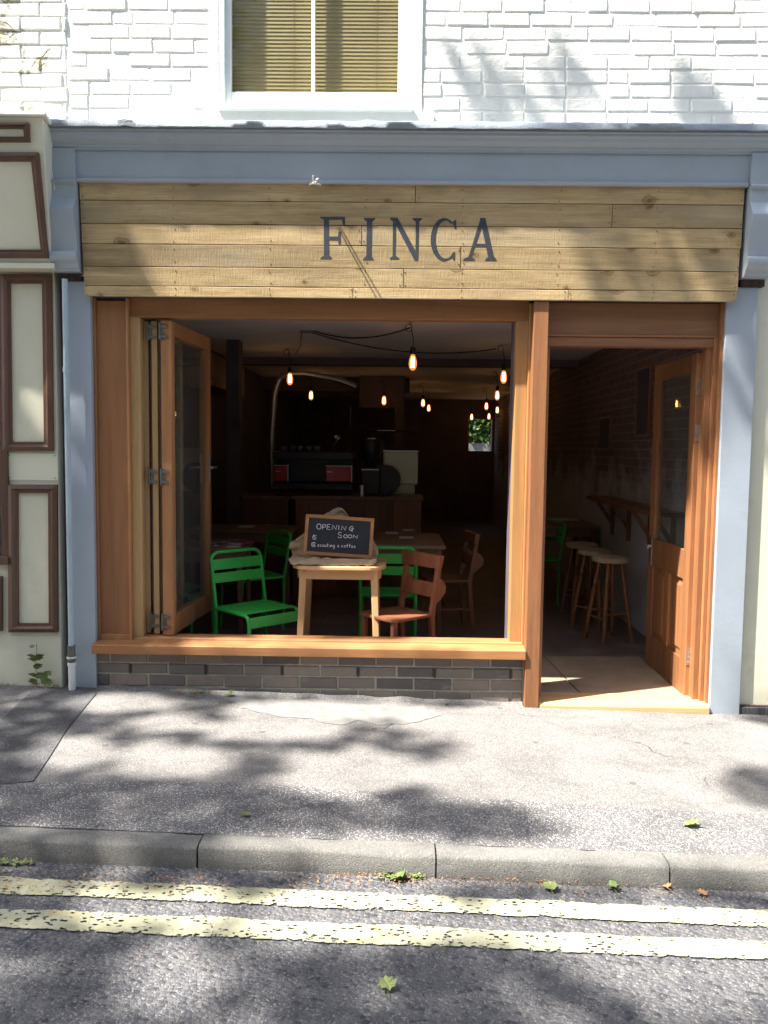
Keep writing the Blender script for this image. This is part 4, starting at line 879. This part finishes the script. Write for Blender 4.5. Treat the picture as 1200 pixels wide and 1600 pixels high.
def sm(x, chars, y=520, h=32, dx=30):
    for ch in chars:
        o = lambda *P: stroke([(x+a*dx*.8, y-b*h+.035*(x-290)) for a, b in P], .0016)
        if ch == 's': o((.9, .9), (.3, 1), (.2, .65), (.8, .4), (.6, .05), (.1, .1))
        elif ch == 'c': o((.9, .85), (.4, 1), (.1, .5), (.4, .02), (.9, .15))
        elif ch == 'o': o((.5, 1), (.15, .6), (.35, .02), (.8, .3), (.8, .8), (.5, 1))
        elif ch == 'u': o((.1, 1), (.15, .2), (.5, .0), (.85, .3), (.85, 1), (.9, 0))
        elif ch == 't': o((.5, 1.7), (.45, .1), (.8, .05)); o((.1, 1.05), (.9, 1.1))
        elif ch == 'i': o((.5, 1), (.5, 0))
        elif ch == 'n': o((.1, 1), (.1, 0), (.15, .7), (.5, 1), (.85, .7), (.85, 0))
        elif ch == 'g': o((.85, .9), (.4, 1), (.1, .5), (.5, .1), (.85, .5), (.85, .9), (.8, -.6), (.4, -.8), (.1, -.5))
        elif ch == '4': o((.6, 1.1), (.1, .35), (1.05, .4)); o((.75, .8), (.7, -.1))
        elif ch == 'f': o((.95, 1.7), (.55, 1.6), (.45, 0)); o((.1, .95), (.9, 1.))
        elif ch == 'e': o((.1, .5), (.85, .55), (.6, 1), (.15, .7), (.3, .05), (.9, .1))
        x += dx if ch != 'i' else dx*.6
    return x
x_ = sm(290, 'scouting', dx=29, h=26); x_ = sm(535, '4', h=28); sm(585, 'coffee', dx=31, h=26)
ck.build('chalk_writing', M['chalk'], CB)
# counter and kit
ct = empty('counter', (-.43, 3.38, FL), 0, 'dark timber service counter across the back of the room', 'counter')
z1 = 1.02
m = MB(); m.box(-.60, .72, 0, .60, z1-.035, z1, 0, .5); m.build('worktop', M['tablewood'], ct, .004)
m = MB(); m.box(-.56, .70, .02, .58, 0, z1-.035, 0, .3)
for k in range(9): m.box(-.56+k*.14+.002, -.56+(k+1)*.14-.004, .008, .02, .02, z1-.04, 0, random.random())
m.build('counter_front', M['oldwood'], ct, .002)
m = MB(); m.box(-1.2, -.62, .1, .7, z1-.05, z1-.01, 0, .3); m.box(-1.15, -.65, .15, .65, 0, z1-.05, 0, .2); m.build('side_cabinet', M['oldwood'], ct, .003)
def cpos(px, py, Y): return atY(px, py, Y)
q = FL+z1
# espresso machine
xa, xb_ = atY(425, 760, 3.55).x, atY(552, 760, 3.55).x
EM = empty('espresso_machine', ((xa+xb_)/2, 3.55, q), 0, 'black espresso machine with two red panels on the counter', 'coffee machine'); hw = (xb_-xa)/2
m = MB()
for sx in (-1, 1):
    for sy in (.05, .4): m.lathe([(.025, 0), (.02, .05)], (sx*(hw-.06), sy, 0), 12)
m.box(-hw, hw, 0, .45, .05, .12); m.box(-hw+.02, hw-.02, .2, .45, .12, .42); m.box(-hw, hw, .02, .45, .36, .44); m.build('machine_body', M['black'], EM, .01)
for a, b in ((-hw, -hw+.16), (hw-.30, hw-.02)):
    m = MB(); m.box(a+.02, b, -.012, .02, .14, .30) ; m.build('red_panel', M['redmetal'], EM, .008)
    m = MB(); m.box(a+.02, b, -.018, -.013, .296, .302); m.box(a+.03, a+.09, -.018, -.012, .235, .242); m.box(b, b+.007, -.02, .02, .13, .31); m.build('chrome_trim', M['chrome'], EM)
m = MB(); m.tube([(hw-.22, .1, .44), (hw-.20, .06, .52), (hw-.16, .04, .58)], .008, 8); m.lathe([(0, 0), (.03, .01), (.035, .03), (.02, .05), (0, .055)], (hw-.17, .05, .56), 12); m.build('steam_lever', M['chrome'], EM, smooth=True)
# cups on top of the machine
for i, wh in enumerate(('leftmost', 'second from left', 'middle', 'second from right', 'rightmost')):
    tag(MB().lathe([(.020, 0), (.034, .03), (.036, .055), (.033, .055), (.018, .006), (0, .006)], (EM.location.x-hw+.10+i*.085, 3.70+.05*(i % 2), q+.441), 16).build('coffee_cup', M['cup'], smooth=True), wh + ' of the five cups in the row on top of the espresso machine', 'cup', 'cups on the espresso machine')
# grinder
gx = atY(578, 760, 3.6).x
G = empty('coffee_grinder', (gx, 3.62, q), 0, 'tall dark coffee grinder right of the espresso machine', 'grinder')
MB().box(-.10, .10, 0, .22, 0, .30).build('grinder_body', M['black'], G, .02)
m = MB(); m.lathe([(.05, .30), (.05, .34), (.11, .42), (.11, .56), (.105, .57), (0, .575)], (0, .11, 0), 20); m.build('hopper', M['black'], G, smooth=True)
m = MB(); m.box(-.09, .09, -.006, 0, .26, .268); m.box(-.03, .05, .02, .026, .58, .586); m.build('chrome_trim', M['chrome'], G)
jx = atY(565, 770, 3.45); tag(MB().lathe([(.030, 0), (.033, .03), (.029, .07), (.033, .11), (.031, .112), (.027, .07), (.03, .01), (0, .01)], (jx.x, 3.45, q), 20).build('milk_jug', M['chrome'], smooth=True), 'small steel milk jug on the counter before the grinder', 'jug')
# pale cabinet (back of a till)
a = atY(599, 705, 3.8); b = atY(653, 755, 3.8)
TL_ = empty('pale_appliance', ((a.x+b.x)/2, 3.8, q), 0, 'pale cream appliance box on the right end of the counter', 'appliance'); hh = (b.x-a.x)/2
m = MB(); m.box(-hh, hh, 0, .25, b.z-q-.02, a.z-q); m.box(-hh+.03, hh-.03, .02, .23, 0, b.z-q-.02); m.build('appliance_body', M['creampanel'], TL_, .02)
m = MB(); m.box(-hh-.003, hh+.003, -.006, .256, a.z-q-.004, a.z-q+.01); m.build('appliance_lid', M['chrome'], TL_, .003)
Mx = Matrix.Rotation(rad(90), 3, 'X'); m = MB(); m.lathe([(0, 0), (.15, 0), (.155, .012), (.15, .025), (0, .03)], (a.x+.03, 3.72, q+.16), 28, 0, .5, Mx); m.lathe([(.03, -.05), (.02, 0)], (a.x+.03, 3.72, q+.16), 12, 0, .5, Mx); m.bar((a.x+.03, 3.70, q), (a.x+.03, 3.70, q+.1), .05, .03); tag(m.build('desk_fan', M['black'], smooth=True), 'round black fan-shaped silhouette before the pale appliance', 'fan')
# dark shelving unit with hanging things behind the counter
SH = empty('back_shelf', (-.1, 5.2, FL), 0, 'dark back shelving behind the coffee grinder', 'shelf')
m = MB(); m.box(-.45, .35, 0, .3, 0, .03)
for z in (1.0, 1.35, 1.7): m.box(-.45, .35, 0, .3, z, z+.025)
m.box(-.47, -.45, 0, .3, 0, 2.0); m.box(.35, .37, 0, .3, 0, 2.0); m.build('shelf_boards', M['darkwall'], SH)
for (bx_, bz_, bw_, bh_) in ((-.38, 1.025, .1, .2), (-.24, 1.025, .14, .14), (-.02, 1.025, .08, .24), (.14, 1.025, .12, .17), (-.36, 1.375, .16, .15), (-.1, 1.375, .1, .22), (.1, 1.375, .17, .12)):
    MB().lathe([(bw_/2, 0), (bw_/2, bh_*.7), (bw_/4, bh_*.85), (bw_/4, bh_), (0, bh_)], (bx_+bw_/2, .12, bz_), 14).build('storage_jar', M['plum'], SH, smooth=True)
MB().box(-.12, .10, -.004, 0, 1.715, 1.722).build('chrome_rail', M['chrome'], SH)
# duct
dpx = [(426, 800), (426, 770), (424, 700), (427, 640), (430, 612), (438, 592), (452, 585), (475, 584), (500, 588), (530, 594), (556, 604)]
dP = smoothpts([atY(x, y, 4.3+.0*i) for i, (x, y) in enumerate(dpx)], 12); rs_ = [.033+.004*(i % 2) for i in range(len(dP))]
tag(MB().tube(dP, rs_, 12).build('ventilation_duct', M['duct'], smooth=True), 'ribbed silver duct arching over the left of the counter', 'duct')
# papers and menus
def card(name, px, py, z, w_, d_, rz, mat, label, cat, group=None, th=.003):
    p = atZ(px, py, z); o = MB().box(-w_/2, w_/2, -d_/2, d_/2, 0, th).build(name, mat); place(o, (p.x, p.y, z+.0005), rz); return tag(o, label, cat, group)
TZ = FL+.76
card('menu', 612, 833, TZ, .11, .16, 0, M['paper'], 'leftmost of three thin menus on the centre cafe table', 'menu', 'menus on the centre table')
card('menu', 640, 829, TZ, .11, .16, .1, M['paper'], 'rearmost of three thin menus on the centre cafe table', 'menu', 'menus on the centre table')
card('menu', 635, 840, TZ, .12, .16, 0, M['paper'], 'front right of three thin menus on the centre cafe table', 'menu', 'menus on the centre table')
card('menu', 385, 823, TZ, .14, .2, 0, M['paper'], 'pale menu on the back left cafe table', 'menu', 'menus on the centre table')
def magm():
    t = NT('magazine_cover'); v = t.voro(22); return t.fin(t.ramp(t.n('RGBToBW', None, Color=v.outputs['Color']).outputs[0], [(.2, (.03, .03, .04)), (.4, (.45, .05, .06)), (.6, (.6, .55, .5)), (.8, (.10, .10, .12)), (.95, (.7, .6, .2))], 'CONSTANT'), .3)
M['mag'] = magm()
card('magazine', 356, 852, TZ, .21, .28, .2, M['mag'], 'red and white magazine nearest the folding leaf', 'magazine', 'magazines on the left table', .008)
card('magazine', 372, 848, TZ+.012, .21, .28, -.3, M['mag'], 'topmost magazine of the pile behind the bright green chair', 'magazine', 'magazines on the left table', .008)
card('magazine', 335, 849, TZ+.0, .2, .2, .6, M['mag'], 'leftmost magazine, seen partly through the leaf glass', 'magazine', 'magazines on the left table', .006)
card('magazine', 880, 812, TZ, .3, .25, .1, M['paper'], 'pale papers on the dim table beyond the stools', 'magazine', None, .004)
# floor boards at the entrance
for k, (poly, lab) in enumerate(((((.88, .12), (1.16, .12), (1.13, .6), (1.10, 1.07), (.90, 1.07)), 'left dusty board laid inside the doorway'), (((1.17, .12), (1.80, .12), (1.80, 1.10), (1.11, 1.08), (1.14, .6)), 'right dusty board laid inside the doorway'))):
    o = MB().prism(list(poly), 'z', FL+.001, FL+.010).build('floor_board', M['board'], None, .002); tag(o, lab, 'board', 'boards on the entrance floor')
# pictures on the brick wall
for (a_, b_, lab) in (((998, 580), (1014, 678), 'tall dark picture high on the brick side wall by the door edge'), ((938, 655), (953, 700), 'small dark picture hung mid way along the brick side wall')):
    p = atX(a_[0], a_[1], 2.045); r_ = atX(b_[0], b_[1], 2.045); e = empty('wall_picture', (2.045, (p.y+r_.y)/2, r_.z), 0, lab, 'picture'); dy = abs(p.y-r_.y)/2; hh_ = p.z-r_.z
    MB().box(-.004, .004, -dy, dy, 0, hh_).build('picture_panel', M['darkwall'], e); m = MB()
    m.box(-.014, .012, -dy-.02, -dy, -.02, hh_+.02); m.box(-.014, .012, dy, dy+.02, -.02, hh_+.02); m.box(-.0135, .0115, -dy, dy, -.02, 0); m.box(-.0135, .0115, -dy, dy, hh_, hh_+.02); m.build('picture_frame', M['oldwood'], e)
# pendant bulbs
def pendant(px, py, z, cordlen, label, hookpx=None):
    p = atZ(px, py, z) if not isinstance(px, Vector) else px
    r = empty('pendant_bulb', (p.x, p.y, p.z-.07), 0, label, 'lamp', 'filament bulbs hanging from the ceiling')
    zc = ZC-(p.z-.07)
    MB().lathe([(0, 0), (.012, .002), (.026, .018), (.032, .045), (.030, .075), (.022, .105), (.014, .125), (.013, .13), (0, .131)], n=14).build('bulb', M['amber'], r, smooth=True)
    return r, zc
def amber_glass():
    t = NT('amber_bulb_glass'); tr = t.n('BsdfTransparent', None, Color=(1, .72, .45, 1)); em = t.n('Emission', None, Color=(1, .28, .07, 1), Strength=.22); lw = t.n('LayerWeight', None, Blend=.35)
    add = t.n('AddShader', None, _0=tr, _1=em); t.set(t.out.inputs['Surface'], add); return t.mat
M['amber'] = amber_glass()
spec = [(645, 565, 2.205, 0, 'largest filament bulb, hung nearest the window head centre'), (787, 588, 2.2, 0, 'filament bulb hung second nearest, beside the right window jamb'), (453, 591, 2.2, 0, 'filament bulb before the silver duct at the left'),
        (486, 617, 2.2, 0, 'filament bulb just right of the one before the duct'), (600, 625, 2.3, 0, 'filament bulb alone before the pale partition'), (661, 629, 2.2, 0, 'upper left bulb of the pair right of the partition'), (670, 637, 2.2, 0, 'lower right bulb of the pair right of the partition'),
        (777, 617, 2.2, 0, 'upper right filament bulb above the small back window'), (760, 634, 2.2, 0, 'left filament bulb of three above the small back window'), (777, 640, 2.2, 0, 'lowest right filament bulb of three above the back window')]
hooks = {0: (.127, 1.785), 1: (1.006, 3.217), 2: (-1.09, 3.809)}
first = None
for i, (px, py, z, _, lab) in enumerate(spec + [(737, 651, None, 0, 'tiny left filament bulb at the top of the back window'), (764, 650, None, 0, 'tiny right filament bulb at the top of the back window')]):
    if z is None: p = atY(px, py, 11.6)
    elif i == 0: p = atY(px, py, 1.82)
    elif i == 1: p = atY(px, py, 3.3)
    elif i == 2: p = atY(px, py, 3.8)
    elif i == 4: p = atY(px, py, 6.4)
    else: p = atZ(px, py, z)
    if first is None:
        r = empty('pendant_bulb', (p.x, p.y, p.z-.07)); r['category'] = 'lamp'; r['group'] = 'filament bulbs hanging from the ceiling'
        MB().lathe([(0, 0), (.012, .002), (.026, .018), (.032, .045), (.030, .075), (.022, .105), (.014, .125), (.013, .13), (0, .131)], n=14).build('bulb', M['amber'], r, smooth=True)
        m = MB()
        for k in range(6):
            a0 = 2*PI*k/6; a1 = a0+PI/6; m.tube([(.012*math.cos(a0), .012*math.sin(a0), .025), (.010*math.cos(a1), .010*math.sin(a1), .105)], .0028, 5)
        m.build('filament', M['fil'], r)
        MB().lathe([(.019, .125), (.022, .13), (.022, .17), (.016, .185), (.006, .19), (0, .19)], n=14).build('lamp_socket', M['black'], r, smooth=True)
        MB().tube([(0, 0, .19), (.004, 0, .24), (-.01, 0, .30), (-.012, 0, .345)], .0035, 6).build('flex', M['cord'], r, smooth=True)
        m = MB(); m.tube([(-.035+.026*math.cos(rad(a)), 0, .335+.030*math.sin(rad(a))) for a in range(0, 360, 24)], .0035, 6, closed=True); m.build('flex_loop', M['cord'], r, smooth=True)
        m = MB(); m.lathe([(.03, ZC-(p.z-.07)-.001), (.03, ZC-(p.z-.07)-.008), (.008, ZC-(p.z-.07)-.012)][::-1], (-.02, 0, 0), 12); m.tube([(-.02, 0, ZC-(p.z-.07)-.01), (-.02, 0, .365)], .003, 6); m.build('ceiling_hook', M['black'], r, smooth=True)
        first = r
    else: r = copy_tree(first)
    r.location = (p.x, p.y, p.z-.07); r['label'] = lab
# swagged flex between hooks with junction box
def swag(a, b, sag, n=20): return [a.lerp(b, k/n) - Vector((0, 0, sag*4*(k/n)*(1-k/n))) for k in range(n+1)]
LC = empty('lamp_flex_run', (-.78, 2.46, ZC), 0, 'black flex swagged across the ceiling from a small junction box', 'cable'); O = Vector((-.78, 2.46, ZC))
jb = atY(480, 517, 2.46)-O; h1 = atY(641, 512, 1.82)-O; h2 = atY(775, 545, 3.3)-O; h3 = atY(462, 552, 3.8)-O
MB().tube(swag(jb+Vector((.06, 0, 0)), h1, .07), .0058, 6).build('swagged_flex', M['cord'], LC, smooth=True)
MB().tube(swag(jb+Vector((.03, 0, -.01)), h2, .10), .0058, 6).build('swagged_flex', M['cord'], LC, smooth=True)
MB().tube([jb+Vector((-.05, 0, 0)), jb.lerp(h3, .5)+Vector((0, 0, -.03)), h3], .0058, 6).build('swagged_flex', M['cord'], LC, smooth=True)
m = MB(); m.box(jb.x-.06, jb.x+.07, jb.y-.03, jb.y+.03, jb.z-.015, jb.z+.02); m.build('junction_box', M['oldmetal'], LC, .005)

# ================================================================== TREES
def leaf_mesh(mb_v, mb_f, mb_t, P, size, rng):
    for p in P:
        n = Vector(rng.normal(size=3)); n.z = abs(n.z)+.6; n.normalize(); u = n.orthogonal().normalized(); u.rotate(Matrix.Rotation(rng.uniform(0, 2*PI), 3, n)); v = n.cross(u); s = size*rng.uniform(.7, 1.3); p = Vector(p); b = len(mb_v)
        mb_v += [p-u*s*.5, p+v*s*.36-u*s*.12, p+u*s*.55, p-v*s*.36-u*s*.12]; mb_f.append((b, b+1, b+2, b+3)); mb_t.append(rng.random())
def crown(name, P, size, parent, rng):
    mb = MB(); leaf_mesh(mb.v, mb.f, mb.t, P, size, rng); mb.m = [0]*len(mb.f); return mb.build(name, M['leaf'], parent)
# what the crown of the street tree shades (its gaps let the sun through to the doorway side)
def E(px, py, cx, cy, rx, ry, rot=0):
    dx, dy = px-cx, py-cy; c, s = math.cos(rot), math.sin(rot); a = (dx*c+dy*s)/rx; b = (-dx*s+dy*c)/ry; return a*a+b*b < 1
LIT_F = [(400, 60, 1000, 210, 0), (600, 430, 350, 75, 0), (780, 800, 220, 330, 0), (335, 600, 95, 190, 0), (560, 1010, 300, 60, 0), (1000, 900, 190, 330, 0), (1150, 960, 150, 300, 0), (70, 540, 26, 85, .2), (135, 600, 9, 55, 0)]
LIT_G = [(190, 1098, 80, 11, 0), (112, 1176, 60, 22, -.1), (275, 1186, 85, 26, 0), (262, 1130, 52, 12, 0), (430, 1139, 110, 16, 0), (560, 1205, 120, 34, -.1), (520, 1110, 170, 14, 0), (930, 1180, 370, 78, .03), (960, 1290, 330, 52, .05), (520, 1330, 200, 22, 0), (980, 1345, 300, 36, 0), (240, 1420, 120, 14, 0), (560, 1430, 160, 40, 0), (870, 1440, 130, 30, 0), (1080, 1490, 190, 80, .1), (270, 1530, 70, 50, -.4), (620, 1370, 110, 22, 0)]
DARK_F = [(760, 110, 60, 75, -.5), (860, 60, 40, 70, -.6), (1080, 110, 38, 80, -.3), (715, 30, 40, 40, 0), (960, 170, 50, 25, 0), (700, 165, 35, 25, 0), (1090, 460, 150, 110, .0), (1120, 560, 110, 90, .9)]
DARK_G = [(635, 1160, 75, 26, .1), (1190, 1222, 55, 26, 0), (730, 1283, 150, 28, .05), (330, 1160, 60, 8, 0), (420, 1190, 60, 12, .3), (820, 1560, 150, 40, 0)]
def wanted(px, py, facade):
    lit = LIT_F if facade else LIT_G; dk = DARK_F if facade else DARK_G
    if any(E(px, py, *e) for e in dk): return .85
    if any(E(px, py, *e) for e in lit): return .0
    return 1.
rng = RNG; tgt = []; far_tgt = []
def proj(p):
    v = p-EYE; z = v.dot(fwd); return 600+FOC*v.dot(rt)/z, 800-FOC*v.dot(up)/z, z
def lit(p, fac):
    px, py, _ = proj(p)
    return any(E(px, py, *e) for e in (LIT_F if fac else LIT_G))
NL = 0
while NL < 9200:
    fac = rng.random() < .34; x = rng.uniform(-4.2, 3.6)
    if fac: p = Vector((x, -.04, rng.uniform(-.1, 4.6)))
    else:
        y = rng.uniform(-3.9, 0); p = Vector((x, y, gz(x, y) if y > KF else rz_(x, y)))
    px, py, zc = proj(p); inside = -60 < px < 1260 and -120 < py < 1680
    if inside:
        if any(E(px, py, *e) for e in (DARK_F if fac else DARK_G)): w_ = .6 if fac else .85
        elif fac: w_ = 0. if any(lit(p+Vector(d), 1) for d in ((0, 0, 0), (0, 0, .26), (0, 0, -.26), (.07, 0, 0), (-.07, 0, 0))) else 1.
        else: w_ = 0. if any(lit(p+Vector(d), 0) for d in ((0, 0, 0), (.05, 0, 0), (-.05, 0, 0), (0, .04, 0), (0, -.04, 0))) else 1.
    else:
        w_ = .62 if mnoise.noise(p*1.7) > -.12 else 0
        if fac and (px > 1200 or px > 0 and py < 0): w_ = 0
        if not fac and y > -.25 and px > 300: w_ = 0
    if rng.random() > w_: continue
    zt_ = rng.uniform(6.4, 10.6); s = (zt_-p.z)/-SUN.z; q = p - SUN*s; tgt.append(q); NL += 1
    if not inside and px < 0: far_tgt.append(q)
def tree(name, loc, label, crownP, size, lead, h=6.0, rr=.17, seed=1, group='street trees', limbs=None):
    rg = np.random.default_rng(seed); r = empty(name, loc, 0, label, 'tree', group); tr = MB(); L0 = Vector(loc)
    tr.tube([(0, 0, -.1), (.05, .02, .6), (0, .05, 2), (.12, .02, 3.6), (.1, .1, h)], [rr*1.35, rr, rr*.9, rr*.75, rr*.5], 14)
    C = np.array(limbs or crownP); cen = C[rg.integers(0, len(C), lead)]
    for c_ in cen:
        a = Vector((.05, .05, h*rg.uniform(.5, .95))); b = Vector(c_)-L0; mid = a.lerp(b, .5)+Vector(rg.normal(size=3)*.25)
        tr.tube([a, mid, b], [rr*.35, rr*.2, .012], 8)
    tr.build('trunk', M['bark'], r, smooth=True)
    c = crown('crown', [Vector(p)-L0 for p in crownP], size, r, rg); return r
tree('street_tree', (-6.6, -2.6, gz(-6.6, -1.7)-.15), 'broad leafy street tree left of the camera shading the pavement', tgt, .12, 14, 6.6, .22, limbs=far_tgt)
# trees across the street (mirrored in the glass, block the open sky as the real street does)
def ball(center, R_, n, rg):
    out = []; cl = [Vector(rg.normal(size=3)).normalized()*R_*rg.uniform(.3, .95) for _ in range(46)]
    for _ in range(n):
        q = cl[rg.integers(0, len(cl))] + Vector(rg.normal(size=3))*R_*.17; q.z *= .85; out.append(q+Vector(center))
    return out
rg = np.random.default_rng(3)
for k, (x, y, R_, hc) in enumerate(((-1.2, -10.8, 3.3, 7.6), (4.9, -11.6, 3.4, 7.0), (-7.4, -11.2, 3.3, 6.8), (10.5, -10.9, 3.4, 6.6), (-12.8, -10.8, 3.5, 6.6))):
    tree('street_tree', (x, y, -.12), ['round green tree across the street, opposite the shop door', 'taller green tree across the street, farther right', 'green tree across the street, left of the shop door', 'bushy tree across the street at its far right end', 'bushy tree across the street at its far left end'][k], ball((x, y, hc), R_, 5200, rg), .26, 14, 4.6, .2, 10+k)
# garden wall and hedge seen through the back window
GW = MB().box(.2, 4.0, 15.2, 15.4, -.02, 1.62).build('garden_wall', M['kerb']); tag(GW, 'grey garden wall seen through the small back window', 'wall')
hp = [(rng.uniform(.2, 4.0), 15.1+rng.uniform(0, .9), 1.6+rng.uniform(0, 2.0)) for _ in range(9000)]
hd = MB(); leaf_mesh(hd.v, hd.f, hd.t, hp, .11, rng); hd.m = [0]*len(hd.f); hd.box(.2, 4.0, 15.75, 15.95, 1.0, 3.5, 0, .0); tag(hd.build('ivy_hedge', M['leaf']), 'green hedge over the wall beyond the back window', 'hedge')
# far side of the street: plain terrace giving the street its bounce
OP = empty('opposite_terrace', (0, -17, -.12), 0, 'dark brick terrace across the street behind the photographer', 'building')
m = MB(); m.box(-24, 24, -3, 0, 0, 9.2); m.build('wall', M['dbrick'], OP)
m = MB(); m.prism([(-3.3, 9.2), (.3, 9.2), (-1.5, 10.8)], 'x', -24.2, 24.2); m.build('roof', M['pave3'], OP)
for i in range(6):
    for z in (.9, 3.7, 6.5): m = MB(); m.box(-10.5+i*3.8, -9.3+i*3.8, -.02, .03, z, z+1.5); m.build('window', M['darkglass'], OP)

# ================================================================== LEAVES, LITTER, WEEDS
def maple(mb, c, s, rz, tone, tilt=.2, mi=0, curl=.25):
    prof = [(0, -.4), (.14, -.34), (.38, -.36), (.36, -.16), (.52, .06), (.36, .16), (.34, .36), (.16, .36), (0, .6), (-.13, .36), (-.36, .34), (-.32, .14), (-.5, .04), (-.38, -.14), (-.36, -.38), (-.12, -.34)]
    R_ = Matrix.Rotation(rz, 3, 'Z') @ Matrix.Rotation(tilt, 3, 'X'); c = Vector(c); vs = [c+R_ @ Vector((0, 0, .0))]
    for x, y in prof: vs.append(c+R_ @ Vector((x*s, y*s, curl*s*(x*x+y*y)*random.uniform(.2, 2.2))))
    n = len(prof); mb.add(vs, [(0, 1+i, 1+(i+1) % n) for i in range(n)], mi, tone)
def rpt(px, py):
    p = atG(px, py, .003)
    if p.y > -.02: p.y = -.02-random.random()*.07; p.z = gz(p.x, p.y)+.006
    if p.y < KF: 
        for _ in range(4): p = atZ(px, py, rz_(p.x, p.y)+.008)
    return p
lv = [(383, 1275, .045, 0, 'pale curled leaf alone on the pavement strip above the kerb'), (623, 1372, .075, 0, 'largest green leaf lying in the gutter below the kerb joint'), (606, 1366, .05, 0, 'small green leaf touching the left of the largest gutter leaf'),
      (648, 1368, .045, 0, 'thin green leaf just right of the largest gutter leaf'), (860, 1388, .06, 0, 'green leaf in the gutter left of the yellowish one'), (958, 1387, .055, 0, 'yellow green leaf in the gutter just left of the right kerb joint'),
      (1080, 1291, .075, 0, 'dark twisted leaf on the sunlit pavement at right'), (606, 1541, .06, 0, 'green leaf alone on the road at the bottom'), (362, 1083, .055, 0, 'pale green leaf at the foot of the brick riser'), (697, 1101, .03, 0, 'tiny bright leaf below the sill near the doorpost'),
      (1097, 1398, .04, 1, 'brown dry leaf in the gutter at far right'), (1042, 1386, .035, 1, 'folded tan leaf beside the right kerb joint')]
for px, py, s, k, lab in lv:
    p = rpt(px, py); mb = MB(); maple(mb, (0, 0, .006), s, random.uniform(0, 6), random.random(), random.uniform(-.35, .35), curl=.6); mb.tube([(0, -.4*s, .004), (.03*s, -.9*s, .006), (.1*s, -1.2*s, .012)], .001, 4)
    o = mb.build('fallen_leaf', M['dryleaf'] if k else M['fleaf'], loc=p); tag(o, lab, 'leaf', 'fallen leaves on the ground')
def litter(name, boxes, n, label, mats, sz=(.008, .03)):
    mb = MB()
    for _ in range(n):
        x0, x1, y0, y1, mi_ = boxes[random.randrange(len(boxes))]; px = random.uniform(x0, x1); py = random.gauss((y0+y1)/2, (y1-y0)/4); p = rpt(px, py); p.z += random.uniform(.002, .012)
        s = random.uniform(*sz); a = random.uniform(0, 6); u = Vector((math.cos(a), math.sin(a), random.uniform(-.4, .4)))*s; v = Vector((-math.sin(a), math.cos(a), random.uniform(-.4, .4)))*s*random.uniform(.1, .5)
        mi = mi_ if random.random() > .15 else 0; mb.add([p-u*.5, p+v*.5, p+u*.5, p-v*.5], [(0, 1, 2, 3)], mi, random.random())
    return tag(mb.build(name, mats), label, 'leaf litter', kind='stuff')
litter('leaf_litter', [(275, 350, 1073, 1084, 0), (285, 345, 1074, 1082, 1)], 130, 'small heap of orange and green leaf scraps against the brick riser', [M['dryleaf'], M['fleaf']])
litter('leaf_litter', [(-5, 52, 1345, 1353, 1)], 110, 'green catkin litter in the gutter at far left', [M['dryleaf'], M['fleaf']])
litter('leaf_litter', [(45, 100, 1062, 1080, 0), (-5, 40, 1052, 1068, 1)], 120, 'reddish dead leaves and moss under the downpipe', [M['dryleaf'], M['fleaf']])
litter('leaf_litter', [(510, 600, 1366, 1373, 0), (640, 860, 1372, 1388, 0), (880, 1200, 1384, 1410, 0), (120, 500, 1352, 1385, 0), (0, 1200, 1385, 1500, 0)], 420, 'fine dry seed litter scattered along the gutter', [M['dryleaf'], M['fleaf']], (.004, .013))
litter('leaf_litter', [(-5, 1205, 1362, 1395, 0), (590, 665, 1366, 1376, 1)] + [(-5, 1205, 1362, 1395, 0)]*5, 1000, 'thin line of dry debris gathered against the kerb foot', [M['dryleaf'], M['fleaf']], (.004, .018))
litter('leaf_litter', [(400, 800, 1090, 1108, 0), (0, 1200, 1120, 1300, 0)], 90, 'sparse specks of litter scattered over the pavement', [M['dryleaf'], M['fleaf']], (.004, .012))
# weed at the foot of the left shop
wp = atG(73, 1064); WD = empty('weed', (wp.x, -.06, gz(wp.x, -.06)), 0, 'green weed growing up the cream wall beside the downpipe', 'plant')
m = MB(); sp = [(0, 0, 0), (.004, 0, .08), (-.006, 0, .15), (.006, 0, .22), (.004, 0, .27)]; m.tube(sp, .002, 5); m.tube([(.01, 0, 0), (.03, -.01, .06), (.05, -.01, .10)], .0015, 5); m.build('stem', M['fleaf'], WD)
m = MB()
for i in range(22):
    z = random.uniform(.02, .27); a = random.choice((-1, 1)); c_ = Vector((random.uniform(-.01, .01)+a*.016, -.006, z)); s = .034 if z < .2 else .018
    m.add([c_-Vector((a*s*.8, 0, .004)), c_+Vector((0, -.008, s*.4)), c_+Vector((a*s, .0, .006)), c_+Vector((0, .004, -s*.4))], [(0, 1, 2, 3)], 0, random.random())
for i in range(10):
    c_ = Vector((.05+random.uniform(-.03, .03), -.012, .08+random.uniform(-.05, .04))); s = .028; a = random.uniform(0, 6); m.add([c_+Vector((s*math.cos(a+k*PI/2), -.004*(k % 2), s*math.sin(a+k*PI/2)*.7)) for k in range(4)], [(0, 1, 2, 3)], 0, random.random())
m.build('foliage', M['fleaf'], WD)
